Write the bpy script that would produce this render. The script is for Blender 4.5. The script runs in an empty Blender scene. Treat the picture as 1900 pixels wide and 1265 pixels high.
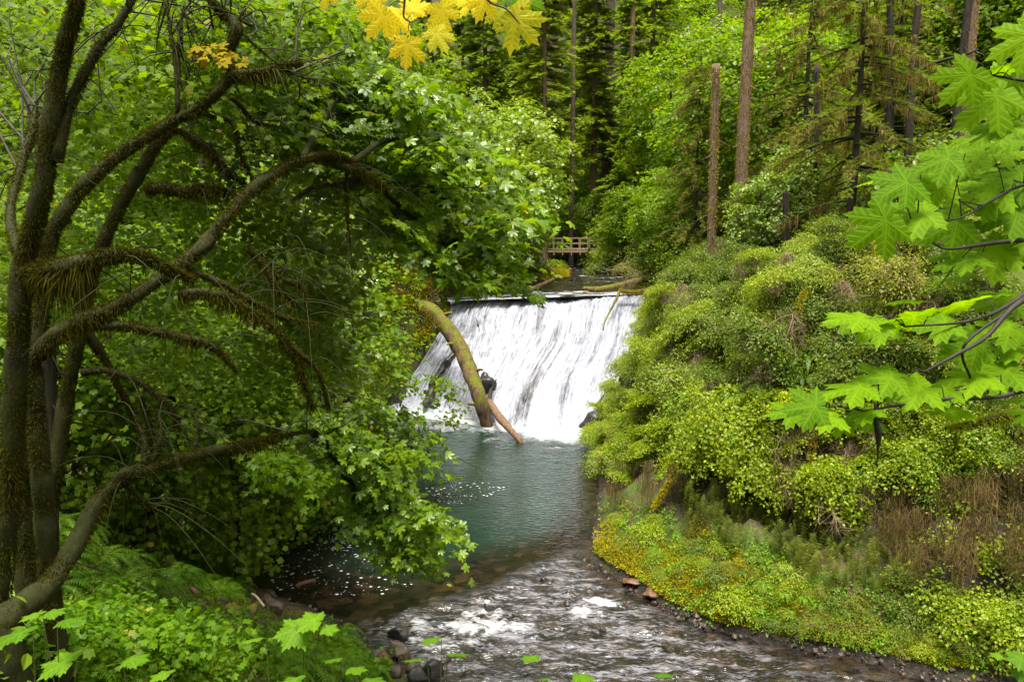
import bpy, math, numpy as np
from mathutils import Matrix, Vector
R = np.random.default_rng(11)
D = bpy.data; SC = bpy.context.scene; COL = SC.collection

# ------------------------------------------------------------------ camera geometry
FPX, CX, CY = 1478.0, 950.0, 632.5
PITCH = math.atan(250.5 / FPX)
CAM = np.array([0., 0., 13.5])
cp, sp = math.cos(PITCH), math.sin(PITCH)

def ray(px, py):
    px = np.asarray(px, float); py = np.asarray(py, float)
    a = (px - CX) / FPX; b = -(py - CY) / FPX
    return np.stack([a, cp + b * sp, -sp + b * cp], -1)
def P(px, py, Y):
    d = ray(px, py); s = np.asarray(Y) / d[..., 1]
    return CAM + d * s[..., None]
def GZ(px, py, z):
    d = ray(px, py); s = (np.asarray(z) - CAM[2]) / d[..., 2]
    return CAM + d * s[..., None]
def proj(p):
    q = np.asarray(p, float) - CAM
    f = q[..., 1] * cp - q[..., 2] * sp; u = q[..., 1] * sp + q[..., 2] * cp
    f = np.maximum(f, 1e-3)
    return CX + FPX * q[..., 0] / f, CY - FPX * u / f

# ------------------------------------------------------------------ noise and small maths
def _h(i, j, k, s):
    h = (i.astype(np.uint32) * np.uint32(374761393) + j.astype(np.uint32) * np.uint32(668265263)
         + k.astype(np.uint32) * np.uint32(2147483647) + np.uint32((s * 1274126177) & 0xffffffff))
    h = (h ^ (h >> np.uint32(13))) * np.uint32(1274126177)
    h = (h ^ (h >> np.uint32(16))) * np.uint32(2246822519)
    return ((h ^ (h >> np.uint32(15))) & np.uint32(0xffffff)).astype(np.float64) / 0xffffff
def vn(p, s=0):
    p = np.asarray(p, float) + 1000.37
    i = np.floor(p).astype(np.int64); f = p - i; f = f * f * (3 - 2 * f)
    r = 0
    for dx in (0, 1):
        wx = f[..., 0] if dx else 1 - f[..., 0]
        for dy in (0, 1):
            wy = f[..., 1] if dy else 1 - f[..., 1]
            for dz in (0, 1):
                wz = f[..., 2] if dz else 1 - f[..., 2]
                r = r + wx * wy * wz * _h(i[..., 0] + dx, i[..., 1] + dy, i[..., 2] + dz, s)
    return r * 2 - 1
def fbm(p, o=4, s=0):
    p = np.asarray(p, float); r = 0; a = 1.; t = 0
    for k in range(o):
        r = r + a * vn(p * 2 ** k, s + k); t += a; a *= .5
    return r / t
def ss(a, b, x):
    t = np.clip((np.asarray(x, float) - a) / (b - a), 0, 1); return t * t * (3 - 2 * t)
def unit(v):
    v = np.asarray(v, float); return v / np.maximum(np.linalg.norm(v, axis=-1, keepdims=True), 1e-9)
def inpoly(px, py, poly):
    poly = np.asarray(poly, float); c = np.zeros(np.shape(px), bool); n = len(poly)
    for i in range(n):
        x1, y1 = poly[i]; x2, y2 = poly[(i + 1) % n]
        if y1 == y2: continue
        c ^= ((y1 > py) != (y2 > py)) & (px < (x2 - x1) * (py - y1) / (y2 - y1) + x1)
    return c
def chain_dist(q, ch):
    q = np.asarray(q, float); best = np.full(len(q), 1e9)
    for a, b in zip(ch[:-1], ch[1:]):
        ab = b - a; t = np.clip(((q - a) @ ab) / max(ab @ ab, 1e-9), 0, 1)
        best = np.minimum(best, np.linalg.norm(q - (a + t[:, None] * ab), axis=1))
    return best
def inpix(poly, n):
    poly = np.asarray(poly, float); lo, hi = poly.min(0), poly.max(0); out = np.zeros((0, 2))
    while len(out) < n:
        q = lo + R.random((n * 2 + 8, 2)) * (hi - lo); out = np.vstack([out, q[inpoly(q[:, 0], q[:, 1], poly)]])
    return out[:n]
def spline(pts, n):
    pts = np.asarray(pts, float); k = len(pts)
    if k < 3:
        t = np.linspace(0, 1, n)[:, None]; return pts[0] * (1 - t) + pts[-1] * t
    p = np.vstack([2 * pts[0] - pts[1], pts, 2 * pts[-1] - pts[-2]])
    u = np.linspace(0, k - 1 - 1e-6, n); i = u.astype(int); t = (u - i)[:, None]
    a, b, c, d = p[i], p[i + 1], p[i + 2], p[i + 3]
    return .5 * ((2 * b) + (c - a) * t + (2 * a - 5 * b + 4 * c - d) * t ** 2 + (3 * b - a - 3 * c + d) * t ** 3)

# ------------------------------------------------------------------ mesh builders
class MB:
    def __init__(s): s.v = []; s.t = []; s.n = 0
    def add(s, V, T):
        V = np.asarray(V, float).reshape(-1, 3); T = np.asarray(T, np.int64).reshape(-1, 3)
        s.v.append(V); s.t.append(T + s.n); s.n += len(V); return s
    def get(s): return (np.vstack(s.v), np.vstack(s.t)) if s.v else (np.zeros((0, 3)), np.zeros((0, 3), int))

def mk_mesh(name, V, T, mat, smooth=False, attrs=None, uv=None):
    V = np.asarray(V, np.float32); T = np.asarray(T, np.int32)
    me = D.meshes.new(name)
    me.vertices.add(len(V)); me.vertices.foreach_set('co', V.ravel())
    me.loops.add(T.size); me.loops.foreach_set('vertex_index', T.ravel())
    me.polygons.add(len(T))
    me.polygons.foreach_set('loop_start', np.arange(len(T), dtype=np.int32) * T.shape[1])
    me.polygons.foreach_set('loop_total', np.full(len(T), T.shape[1], np.int32))
    me.polygons.foreach_set('use_smooth', np.full(len(T), smooth, bool))
    me.update(calc_edges=True)
    for k, a in (attrs or {}).items():
        at = me.attributes.new(k, 'FLOAT', 'POINT'); at.data.foreach_set('value', np.asarray(a, np.float32))
    if uv is not None:
        l = me.uv_layers.new(name='UVMap'); l.data.foreach_set('uv', np.asarray(uv, np.float32)[T.ravel()].ravel())
    if mat: me.materials.append(mat)
    return me
def ob(name, me, parent=None, loc=None):
    o = D.objects.new(name, me); COL.objects.link(o)
    if parent: o.parent = parent
    if loc is not None: o.location = loc
    return o
def tag(o, label=None, cat=None, group=None, kind=None):
    if label: o['label'] = label
    if cat: o['category'] = cat
    if group: o['group'] = group
    if kind: o['kind'] = kind
    return o
def thing(name, label, cat, loc=(0, 0, 0), group=None):
    o = ob(name, None); o.location = tuple(loc); return tag(o, label, cat, group)
def part(name, VT, mat, parent, smooth=False, **k):
    V, T = VT
    return ob(name, mk_mesh(name, np.asarray(V) - np.array(parent.location), T, mat, smooth, **k), parent)
def solo(name, label, cat, VT, mat, smooth=False, group=None, loc=None, **k):
    V, T = VT; V = np.asarray(V)
    if loc is None: loc = np.array([(V[:, 0].min() + V[:, 0].max()) / 2, (V[:, 1].min() + V[:, 1].max()) / 2, V[:, 2].min()])
    return tag(ob(name, mk_mesh(name, V - loc, T, mat, smooth, **k), None, tuple(loc)), label, cat, group)
def dup(root, loc, rz=0., sc=1., tilt=(0, 0), label=None, group=None):
    r = root.copy(); COL.objects.link(r)
    r.location = tuple(loc); r.rotation_euler = (tilt[0], tilt[1], rz); r.scale = (sc,) * 3 if np.isscalar(sc) else sc
    if label: r['label'] = label
    if group: r['group'] = group
    for c in root.children:
        d = c.copy(); COL.objects.link(d); d.parent = r
        for g in c.children:
            e = g.copy(); COL.objects.link(e); e.parent = d
    return r
ORD = 'first second third fourth fifth sixth seventh eighth ninth tenth eleventh twelfth thirteenth fourteenth fifteenth sixteenth'.split()
ZONES = {}
def zone(key, o, desc, phrase, rows=1):
    z = ZONES.setdefault(key, dict(items=[], phrase=phrase, rows=rows)); z['items'].append((o, desc))
ROWN = {1: [''], 2: ['upper row', 'lower row'], 3: ['top row', 'middle row', 'bottom row'],
        4: ['top row', 'second row', 'third row', 'bottom row'],
        5: ['top row', 'second row', 'third row', 'fourth row', 'bottom row'],
        6: ['top row', 'second row', 'third row', 'fourth row', 'fifth row', 'bottom row'],
        7: ['top row', 'second row', 'third row', 'fourth row', 'fifth row', 'sixth row', 'bottom row']}
def label_zones():
    for z in ZONES.values():
        it = sorted(z['items'], key=lambda a: -proj(np.array(a[0].location))[1] * -1)
        n = len(it); rows = max(z['rows'], math.ceil(n / 14)); rows = min(rows, 7)
        per = math.ceil(n / rows)
        for r in range(rows):
            seg = sorted(it[r * per:(r + 1) * per], key=lambda a: proj(np.array(a[0].location))[0])
            for i, (o, desc) in enumerate(seg):
                w = ORD[min(i, 15)]
                o['label'] = f"{desc}, {w} from left{', ' + ROWN[rows][r] if rows > 1 else ''} {z['phrase']}" if len(seg) > 1 else f"{desc}{', ' + ROWN[rows][r] if rows > 1 else ''} {z['phrase']}"

def tube(pts, rad, ns=8, rough=0., seed=0, cap=True, fl=1.0):
    pts = np.asarray(pts, float); n = len(pts); rad = np.broadcast_to(np.asarray(rad, float), (n,))
    tan = unit(np.gradient(pts, axis=0)); ref = np.array([.13, .2, .97])
    a = np.cross(tan, ref); bad = np.linalg.norm(a, axis=1) < .25; a[bad] = np.cross(tan[bad], [1, .1, 0])
    # keep frame continuous
    a = unit(a)
    for i in range(1, n):
        v = a[i - 1] - tan[i] * (a[i - 1] @ tan[i]); a[i] = v / max(np.linalg.norm(v), 1e-6)
    b = np.cross(tan, a)
    th = np.linspace(0, 2 * np.pi, ns, endpoint=False)
    out = np.cos(th)[None, :, None] * a[:, None] + np.sin(th)[None, :, None] * b[:, None]
    rr = rad[:, None] * np.ones(ns)
    if rough:
        q = pts[:, None] + out * rad[:, None, None]
        m = max(rad.max(), .01)
        rr = rr * (1 + rough * fbm(q / (m * 1.6), 3, seed))
    V = (pts[:, None] + out * rr[..., None]).reshape(-1, 3)
    i = np.arange(n - 1)[:, None]; j = np.arange(ns)[None]; j2 = (j + 1) % ns
    A = i * ns + j; B = i * ns + j2; C = (i + 1) * ns + j2; E = (i + 1) * ns + j
    T = np.concatenate([np.stack([A, B, C], -1).reshape(-1, 3), np.stack([A, C, E], -1).reshape(-1, 3)])
    if cap:
        V = np.vstack([V, pts[0], pts[-1]]); k = n * ns; jj = np.arange(ns); j2 = (jj + 1) % ns
        T = np.vstack([T, np.stack([np.full(ns, k), j2, jj], -1), np.stack([np.full(ns, k + 1), (n - 1) * ns + jj, (n - 1) * ns + j2], -1)])
    return V, T
def moss(pts, rad, dens, ln, hang=2.5, w=.006, seed=0, top=1.):
    """shaggy moss blades over a limb, with tufts that hang from below"""
    pts = np.asarray(pts, float); seg = np.linalg.norm(np.diff(pts, axis=0), axis=1); L = seg.sum(); cum = np.r_[0, np.cumsum(seg)]
    rad = np.broadcast_to(np.asarray(rad, float), (len(pts),))
    n = int(dens * L); s = R.random(n) * L
    c = np.stack([np.interp(s, cum, pts[:, k]) for k in range(3)], -1); r = np.interp(s, cum, rad)
    tan = np.stack([np.interp(s, cum, np.gradient(pts[:, k], cum)) for k in range(3)], -1); tan = unit(tan)
    o = R.normal(size=(n, 3)); o -= tan * (o * tan).sum(1, keepdims=True); o = unit(o)
    keepm = vn(np.stack([s * 2.2, o[:, 0] * 1.4 + o[:, 2], np.full(n, seed * 3.3)], -1), 15) + .7 * np.abs(o[:, 2]) + 1.05 > R.random(n) * .9 - .1
    clump = ss(-.1, .6, vn(np.stack([s * 3.1, np.full(n, seed * 7.7), np.zeros(n)], -1), 5))
    under = np.clip(-o[:, 2], 0, 1)
    length = ln * (.5 + R.random(n)) * (1 + hang * under * clump * (0.4 + R.random(n)))
    dirv = unit(o * .75 + np.array([0, 0, -.9]) * (.35 + .9 * under)[:, None] + R.normal(size=(n, 3)) * .25)
    base = c + o * (r * .93)[:, None]
    side = unit(np.cross(dirv, R.normal(size=(n, 3)))) * w
    V = np.stack([base - side, base + side, base + dirv * length[:, None]], 1)[keepm].reshape(-1, 3)
    return V, np.arange(len(V)).reshape(-1, 3)

# leaf templates: local y = towards the tip, z = up face, unit length about 1
def fan(outline, c=(0, .38), droop=.18, fold=.0):
    o = np.asarray(outline, float); n = len(o)
    pts = np.vstack([[c], o]); r2 = ((pts - np.array(c)) ** 2).sum(1)
    z = -droop * r2 * 1.6 + fold * np.abs(pts[:, 0])
    T = [[0, 1 + i, 1 + (i + 1) % n] for i in range(n)]
    return np.column_stack([pts, z]), np.array(T)
def pol(lst): return [(r * math.sin(math.radians(a)), .38 + r * math.cos(math.radians(a))) for a, r in lst]
MAPLE = fan(pol([(180, .3), (-140, .46), (-118, .56), (-100, .44), (-84, .30), (-74, .50), (-55, .66), (-40, .50), (-28, .33), (-15, .55), (0, .70), (15, .55), (28, .33), (40, .50), (55, .66), (74, .50), (84, .30), (100, .44), (118, .56), (140, .46)]))
MAPLE_S = fan(pol([(180, .34), (-125, .54), (-90, .38), (-52, .62), (-25, .40), (0, .66), (25, .40), (52, .62), (90, .38), (125, .54)]), droop=.12)
OVATE = (np.array([[0, 0, 0], [.27, .42, .05], [0, 1, -.1], [-.27, .42, .05]]), np.array([[0, 1, 2], [0, 2, 3]]))
BROAD = (np.array([[0, 0, 0], [.3, .2, .05], [.36, .55, .04], [0, 1, -.12], [-.36, .55, .04], [-.3, .2, .05]]), np.array([[0, 1, 2], [0, 2, 3], [0, 3, 4], [0, 4, 5]]))
def comb(n=7, w=.035, spread=.34, fwd=.12):
    V = []; T = []
    for i in range(n):
        y = i / n; l = spread * (1 - .55 * y)
        for sx in (-1, 1):
            k = len(V); V += [[0, y, 0], [0, y + w * 2.4, 0], [sx * l, y + fwd + .1, -.05 + .08 * R.random()]]; T.append([k, k + 1, k + 2])
    k = len(V); V += [[-.012, 0, 0], [.012, 0, 0], [0, 1.12, -.05]]; T.append([k, k + 1, k + 2])
    return np.array(V), np.array(T)
COMB = comb(9, .03, .3); COMBF = comb(5, .085, .4, .16)
def leaves(tm, pos, dirs, nrm, size):
    V0, T0 = tm; n = len(pos); z = unit(nrm); y = dirs - z * (dirs * z).sum(1, keepdims=True); y = unit(y); x = np.cross(y, z)
    size = np.broadcast_to(np.asarray(size, float), (n,))
    V = pos[:, None] + size[:, None, None] * (V0[None, :, 0:1] * x[:, None] + V0[None, :, 1:2] * y[:, None] + V0[None, :, 2:3] * z[:, None])
    T = T0[None] + (np.arange(n) * len(V0))[:, None, None]
    return V.reshape(-1, 3), T.reshape(-1, 3)
def sprays(c, nrm, rad, nl, tm, size, droop=.35, jit=.45, thick=.12, outw=.6, sj=.38, along=None):
    """flat drooping sprays of leaves: c (n,3) centres, nrm (n,3) plane normals"""
    c = np.asarray(c, float); n = len(c); rad = np.broadcast_to(np.asarray(rad, float), (n,)); nrm = unit(np.broadcast_to(nrm, (n, 3)))
    a = unit(np.cross(nrm, R.normal(size=(n, 3)))); el = 1.
    if along is not None:
        a = np.array(along) + R.normal(size=(n, 3)) * .35; a = unit(a - nrm * (a * nrm).sum(1, keepdims=True)); el = 1.75
    b = np.cross(nrm, a)
    m = n * nl; rep = lambda q: np.repeat(q, nl, axis=0)
    th = R.random(m) * 2 * np.pi; rr = np.sqrt(R.random(m))
    rd = np.cos(th)[:, None] * rep(a) + np.sin(th)[:, None] * rep(b)
    pos = rep(c) + (np.cos(th)[:, None] * rep(a) * el + np.sin(th)[:, None] * rep(b) / el) * (rr * rep(rad))[:, None] + rep(nrm) * (R.normal(size=m) * thick * rep(rad))[:, None]
    pos[:, 2] -= droop * rep(rad) * rr ** 2
    if along is not None: pos[:, 2] -= .3 * rep(rad) * np.clip(np.cos(th), 0, 1) * rr
    d = rd * outw + (rep(a) * .5 if along is not None else 0) + R.normal(size=(m, 3)) * .45 - np.array([0, 0, .35])
    nn = rep(nrm) + R.normal(size=(m, 3)) * jit + rd * (droop * rr)[:, None] * .6
    return leaves(tm, pos, d, nn, size * (1 - sj + 2 * sj * R.random(m)))

# ------------------------------------------------------------------ materials
def nt(name):
    m = D.materials.new(name); m.use_nodes = True; t = m.node_tree; t.nodes.clear(); return m, t
def N(t, typ, **k):
    n = t.nodes.new(typ)
    for a, v in k.items():
        if a.startswith('i_'):
            key = a[2:].replace('_', ' '); n.inputs[int(key) if key.isdigit() else key].default_value = v
        else: setattr(n, a, v)
    return n
def L(t, a, b): t.links.new(a, b)
def rgba(c): return (c[0], c[1], c[2], 1)
def ramp(t, fac, stops):
    r = N(t, 'ShaderNodeValToRGB'); e = r.color_ramp.elements
    while len(e) > 1: e.remove(e[-1])
    e[0].position = stops[0][0]; e[0].color = rgba(stops[0][1])
    for p, c in stops[1:]:
        q = e.new(p); q.color = rgba(c)
    if fac is not None: L(t, fac, r.inputs[0])
    return r.outputs[0]
def mixc(t, f, a, b):
    m = N(t, 'ShaderNodeMix', data_type='RGBA')
    for s, v in ((0, f), (6, a), (7, b)):
        if hasattr(v, 'links'): L(t, v, m.inputs[s])
        elif s == 0: m.inputs[0].default_value = v
        else: m.inputs[s].default_value = rgba(v)
    return m.outputs[2]
def mth(t, op, a, b=None, c=None):
    m = N(t, 'ShaderNodeMath', operation=op)
    for i, v in enumerate((a, b, c)):
        if v is None: continue
        if hasattr(v, 'links'): L(t, v, m.inputs[i])
        else: m.inputs[i].default_value = v
    return m.outputs[0]
def noise(t, scale, detail=4, vec=None, rough=.55, obj=False):
    n = N(t, 'ShaderNodeTexNoise'); n.inputs['Scale'].default_value = scale; n.inputs['Detail'].default_value = detail; n.inputs['Roughness'].default_value = rough
    if vec is None:
        vec = (N(t, 'ShaderNodeTexCoord').outputs['Object'] if obj else N(t, 'ShaderNodeNewGeometry').outputs['Position'])
    L(t, vec, n.inputs['Vector']); return n.outputs[0]
def bump(t, h, strength, dist=.05):
    b = N(t, 'ShaderNodeBump'); b.inputs['Strength'].default_value = strength; b.inputs['Distance'].default_value = dist; L(t, h, b.inputs['Height']); return b.outputs[0]
def finish(t, sh): L(t, sh, N(t, 'ShaderNodeOutputMaterial').inputs[0])
def pbsdf(t, col=None, rough=.6, spec=.5, nrm=None):
    p = N(t, 'ShaderNodeBsdfPrincipled')
    if hasattr(col, 'links'): L(t, col, p.inputs['Base Color'])
    elif col is not None: p.inputs['Base Color'].default_value = rgba(col)
    if hasattr(rough, 'links'): L(t, rough, p.inputs['Roughness'])
    else: p.inputs['Roughness'].default_value = rough
    p.inputs['Specular IOR Level'].default_value = spec
    if nrm is not None: L(t, nrm, p.inputs['Normal'])
    return p
def leafmat(name, a, b, odd=None, oddp=.03, tr=.42, trc=(1.65, 1.55, .3), rough=.42, spec=.5, big=.0):
    """two leaf greens mixed leaf by leaf, a few odd coloured leaves, light let through"""
    if a[1] > a[0] * .9: a = (a[0] * 1.2, a[1] * 1.03, a[2] * .55); b = (b[0] * 1.2, b[1] * 1.03, b[2] * .55)
    m, t = nt(name); g = N(t, 'ShaderNodeNewGeometry'); oi = N(t, 'ShaderNodeObjectInfo')
    rnd = g.outputs['Random Per Island']
    f = mth(t, 'ADD', mth(t, 'MULTIPLY', rnd, .7), mth(t, 'MULTIPLY', oi.outputs['Random'], .3))
    nz = noise(t, .55, 2)
    f = mth(t, 'ADD', f, mth(t, 'MULTIPLY', mth(t, 'SUBTRACT', nz, .5), .9))
    col = ramp(t, f, [(.05, a), (.95, b)])
    if odd: col = mixc(t, mth(t, 'GREATER_THAN', mth(t, 'FRACT', mth(t, 'MULTIPLY', rnd, 37.)), 1 - oddp), col, odd)
    p = pbsdf(t, col, rough, spec); tl = N(t, 'ShaderNodeBsdfTranslucent')
    mul = N(t, 'ShaderNodeMix', data_type='RGBA', blend_type='MULTIPLY'); mul.inputs[0].default_value = 1
    L(t, col, mul.inputs[6]); mul.inputs[7].default_value = rgba(trc); L(t, mul.outputs[2], tl.inputs[0])
    mx = N(t, 'ShaderNodeMixShader'); mx.inputs[0].default_value = tr
    L(t, p.outputs[0], mx.inputs[1]); L(t, tl.outputs[0], mx.inputs[2]); finish(t, mx.outputs[0]); return m
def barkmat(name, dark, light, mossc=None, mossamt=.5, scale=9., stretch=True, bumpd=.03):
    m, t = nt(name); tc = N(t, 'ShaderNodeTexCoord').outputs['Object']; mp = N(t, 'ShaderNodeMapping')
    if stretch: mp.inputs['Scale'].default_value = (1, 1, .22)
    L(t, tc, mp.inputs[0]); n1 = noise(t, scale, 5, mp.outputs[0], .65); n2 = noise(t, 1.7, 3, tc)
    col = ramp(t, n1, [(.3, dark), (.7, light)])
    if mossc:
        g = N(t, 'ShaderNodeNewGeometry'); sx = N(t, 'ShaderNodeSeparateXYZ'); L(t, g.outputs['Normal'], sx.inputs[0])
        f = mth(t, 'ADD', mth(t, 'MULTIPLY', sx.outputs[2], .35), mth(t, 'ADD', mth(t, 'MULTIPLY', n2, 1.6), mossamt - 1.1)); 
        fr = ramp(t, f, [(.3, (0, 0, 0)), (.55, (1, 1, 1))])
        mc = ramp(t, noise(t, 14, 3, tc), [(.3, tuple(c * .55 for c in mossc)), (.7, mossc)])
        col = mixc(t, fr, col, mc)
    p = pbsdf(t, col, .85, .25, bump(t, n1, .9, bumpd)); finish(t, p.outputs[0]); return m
def rockmat(name, dark, light, mossc=None, amt=.5, rough=.7, scale=3.):
    m, t = nt(name); tc = N(t, 'ShaderNodeTexCoord').outputs['Object']; n1 = noise(t, scale, 6, tc, .62); n2 = noise(t, scale * .45, 3, tc)
    col = ramp(t, n1, [(.32, dark), (.68, light)])
    if mossc:
        g = N(t, 'ShaderNodeNewGeometry'); sx = N(t, 'ShaderNodeSeparateXYZ'); L(t, g.outputs['Normal'], sx.inputs[0])
        f = mth(t, 'ADD', mth(t, 'MULTIPLY', sx.outputs[2], .5), mth(t, 'ADD', n2, amt - .8))
        col = mixc(t, ramp(t, f, [(.35, (0, 0, 0)), (.5, (1, 1, 1))]), col, ramp(t, noise(t, 25, 3, tc), [(.3, tuple(c * .5 for c in mossc)), (.7, mossc)]))
    p = pbsdf(t, col, rough, .4, bump(t, n1, .8, .06)); finish(t, p.outputs[0]); return m
def plain(name, a, b, scale=20., rough=.7, spec=.3):
    m, t = nt(name); n1 = noise(t, scale, 4, obj=True); finish(t, pbsdf(t, ramp(t, n1, [(.3, a), (.7, b)]), rough, spec).outputs[0]); return m

M = {}
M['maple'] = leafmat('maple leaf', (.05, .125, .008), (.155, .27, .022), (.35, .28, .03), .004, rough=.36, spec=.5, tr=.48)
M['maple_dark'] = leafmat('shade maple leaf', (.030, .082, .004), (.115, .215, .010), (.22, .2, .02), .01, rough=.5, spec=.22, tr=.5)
M['maple_pale'] = leafmat('pale maple leaf', (.075, .16, .03), (.18, .29, .06), None, rough=.36, spec=.6, tr=.42)
M['maple_lime'] = leafmat('lime maple leaf', (.065, .155, .006), (.15, .27, .012), (.3, .25, .03), .01, tr=.5, spec=.35)
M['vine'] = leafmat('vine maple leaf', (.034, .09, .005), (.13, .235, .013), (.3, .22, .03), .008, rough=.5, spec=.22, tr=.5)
M['cliff_pale'] = leafmat('pale yellow green leaf', (.08, .165, .022), (.23, .34, .06), (.25, .16, .06), .04, spec=.35, tr=.42)
M['cliff_lime'] = leafmat('bright lime leaf', (.085, .18, .008), (.24, .34, .022), (.34, .30, .03), .03, spec=.35, tr=.46)
M['cliff_green'] = leafmat('mid green leaf', (.035, .09, .010), (.13, .21, .025), (.25, .18, .05), .02, spec=.35, tr=.42)
M['cliff_olive'] = leafmat('olive leaf', (.065, .11, .012), (.20, .26, .03), (.20, .12, .03), .05, spec=.3, tr=.42)
M['herb'] = leafmat('herb leaf', (.05, .155, .006), (.14, .30, .012), (.3, .3, .03), .02, rough=.5, spec=.3)
M['fern'] = leafmat('fern frond', (.028, .09, .007), (.08, .18, .012), (.2, .14, .03), .01, tr=.35, spec=.3)
M['fern_olive'] = leafmat('hanging fern frond', (.03, .06, .009), (.10, .13, .02), (.2, .14, .04), .05, tr=.3, rough=.6, spec=.2)
M['fir'] = leafmat('fir needles', (.065, .145, .03), (.17, .28, .06), (.2, .17, .05), .02, tr=.4, rough=.6, spec=.15)
M['fir_olive'] = leafmat('olive spruce needles', (.062, .12, .02), (.16, .245, .05), (.2, .18, .07), .04, tr=.4, rough=.7, spec=.15)
M['lichen'] = leafmat('hanging lichen', (.13, .095, .03), (.25, .19, .06), None, tr=.25, rough=.9, spec=.1)
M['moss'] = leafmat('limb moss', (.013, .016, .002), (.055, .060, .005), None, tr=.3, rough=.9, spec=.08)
M['moss_gold'] = leafmat('golden moss', (.15, .15, .009), (.33, .31, .017), (.24, .15, .02), .015, tr=.25, rough=.9, spec=.1)
M['moss_green'] = leafmat('green moss', (.09, .13, .008), (.21, .26, .014), None, tr=.25, rough=.9, spec=.1)
M['twig'] = plain('dead twig', (.10, .065, .04), (.24, .17, .11))
M['root'] = leafmat('hanging rootlets', (.055, .036, .015), (.16, .105, .045), (.14, .14, .03), .15, tr=.15, rough=.9, spec=.1)
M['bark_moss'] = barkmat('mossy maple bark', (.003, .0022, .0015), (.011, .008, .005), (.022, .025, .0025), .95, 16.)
M['bark_dark'] = barkmat('dark bark', (.012, .010, .008), (.05, .04, .03), (.05, .055, .012), .25)
M['bark_fir'] = barkmat('brown fir bark', (.055, .035, .025), (.22, .15, .11), (.14, .13, .03), .12, 14.)
M['bark_old'] = barkmat('old grey brown fir bark', (.04, .028, .024), (.13, .095, .08), None, 0, 8.)
M['stem'] = plain('green stem', (.03, .035, .012), (.07, .09, .03))
M['darkstem'] = plain('dark twig', (.010, .008, .007), (.03, .024, .018))
M['log_moss'] = barkmat('mossy driftwood', (.022, .014, .008), (.15, .095, .05), (.115, .122, .010), .58, 4.5, True, .14)
M['log'] = barkmat('bare driftwood', (.05, .03, .018), (.20, .12, .075), None, 0, 10.)
M['wood_pale'] = barkmat('pale driftwood', (.3, .22, .16), (.6, .5, .4), None, 0, 10.)
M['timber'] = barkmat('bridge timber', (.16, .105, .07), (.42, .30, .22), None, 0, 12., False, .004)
M['rock'] = rockmat('wet dark basalt', (.007, .0065, .007), (.04, .036, .035), None, rough=.4)
M['rock_moss'] = rockmat('mossy brown rock', (.03, .022, .018), (.12, .09, .07), (.18, .16, .012), .55)
M['rock_brown'] = rockmat('brown river rock', (.018, .013, .011), (.10, .072, .057), None, rough=.5)
M['rock_rust'] = rockmat('rusty flat rock', (.05, .022, .013), (.17, .085, .05), None, rough=.5)
M['fern_hang'] = leafmat('drooping fern frond', (.025, .05, .006), (.10, .135, .016), (.2, .14, .04), .04, tr=.3, rough=.6, spec=.2)
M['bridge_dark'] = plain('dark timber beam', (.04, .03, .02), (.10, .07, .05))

p3 = lambda a, b, c=0.: np.stack([a, b, np.full_like(a, c)], -1)
# ------------------------------------------------------------------ valley layout
def pc(lst, z=0.): return [tuple(GZ(a, b, z)[:2]) for a, b in lst]
ZL = 7.0
BASE_L, BASE_R = GZ(712, 757, 0)[:2], GZ(1087, 797, 0)[:2]
LIP_L, LIP_R = P(838, 563, 54.6)[:2], P(1190, 545, 59.0)[:2]
LEFT = np.array([(60, 4), (26, 9), (16, 12), (7, 15.5), (1.5, 18.6)] + pc([(790, 1262), (742, 1228), (660, 1180), (622, 1140), (540, 1110), (462, 1085), (440, 1050), (425, 1000), (440, 965), (450, 935), (505, 915), (470, 890), (475, 840), (490, 800), (590, 772)])
                + [tuple(BASE_L), tuple(LIP_L)] + pc([(975, 542), (990, 532), (1055, 517), (1062, 502), (1040, 490), (960, 484), (700, 480)], ZL))
RIGHT = np.array([(62, 14), (34, 17.5)] + pc([(1900, 1262), (1720, 1243), (1640, 1215), (1500, 1190), (1320, 1155), (1250, 1125), (1180, 1085), (1090, 1037), (1098, 985), (1106, 930), (1110, 870)])
                 + [tuple(BASE_R), tuple(LIP_R)] + pc([(1182, 522), (1110, 512), (1088, 502), (1078, 490), (1050, 478), (980, 474), (700, 472)], ZL))
WPOLY = np.vstack([LEFT, RIGHT[::-1]])
def zbase(x, y):
    yb = np.interp(x, [BASE_L[0], BASE_R[0]], [BASE_L[1], BASE_R[1]]); yl = np.interp(x, [LIP_L[0], LIP_R[0]], [LIP_L[1], LIP_R[1]])
    return ZL * ss(0, 1, (y - yb) / np.maximum(yl - yb, .5)) + .015 * np.clip(y - 60, 0, 60)
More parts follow.
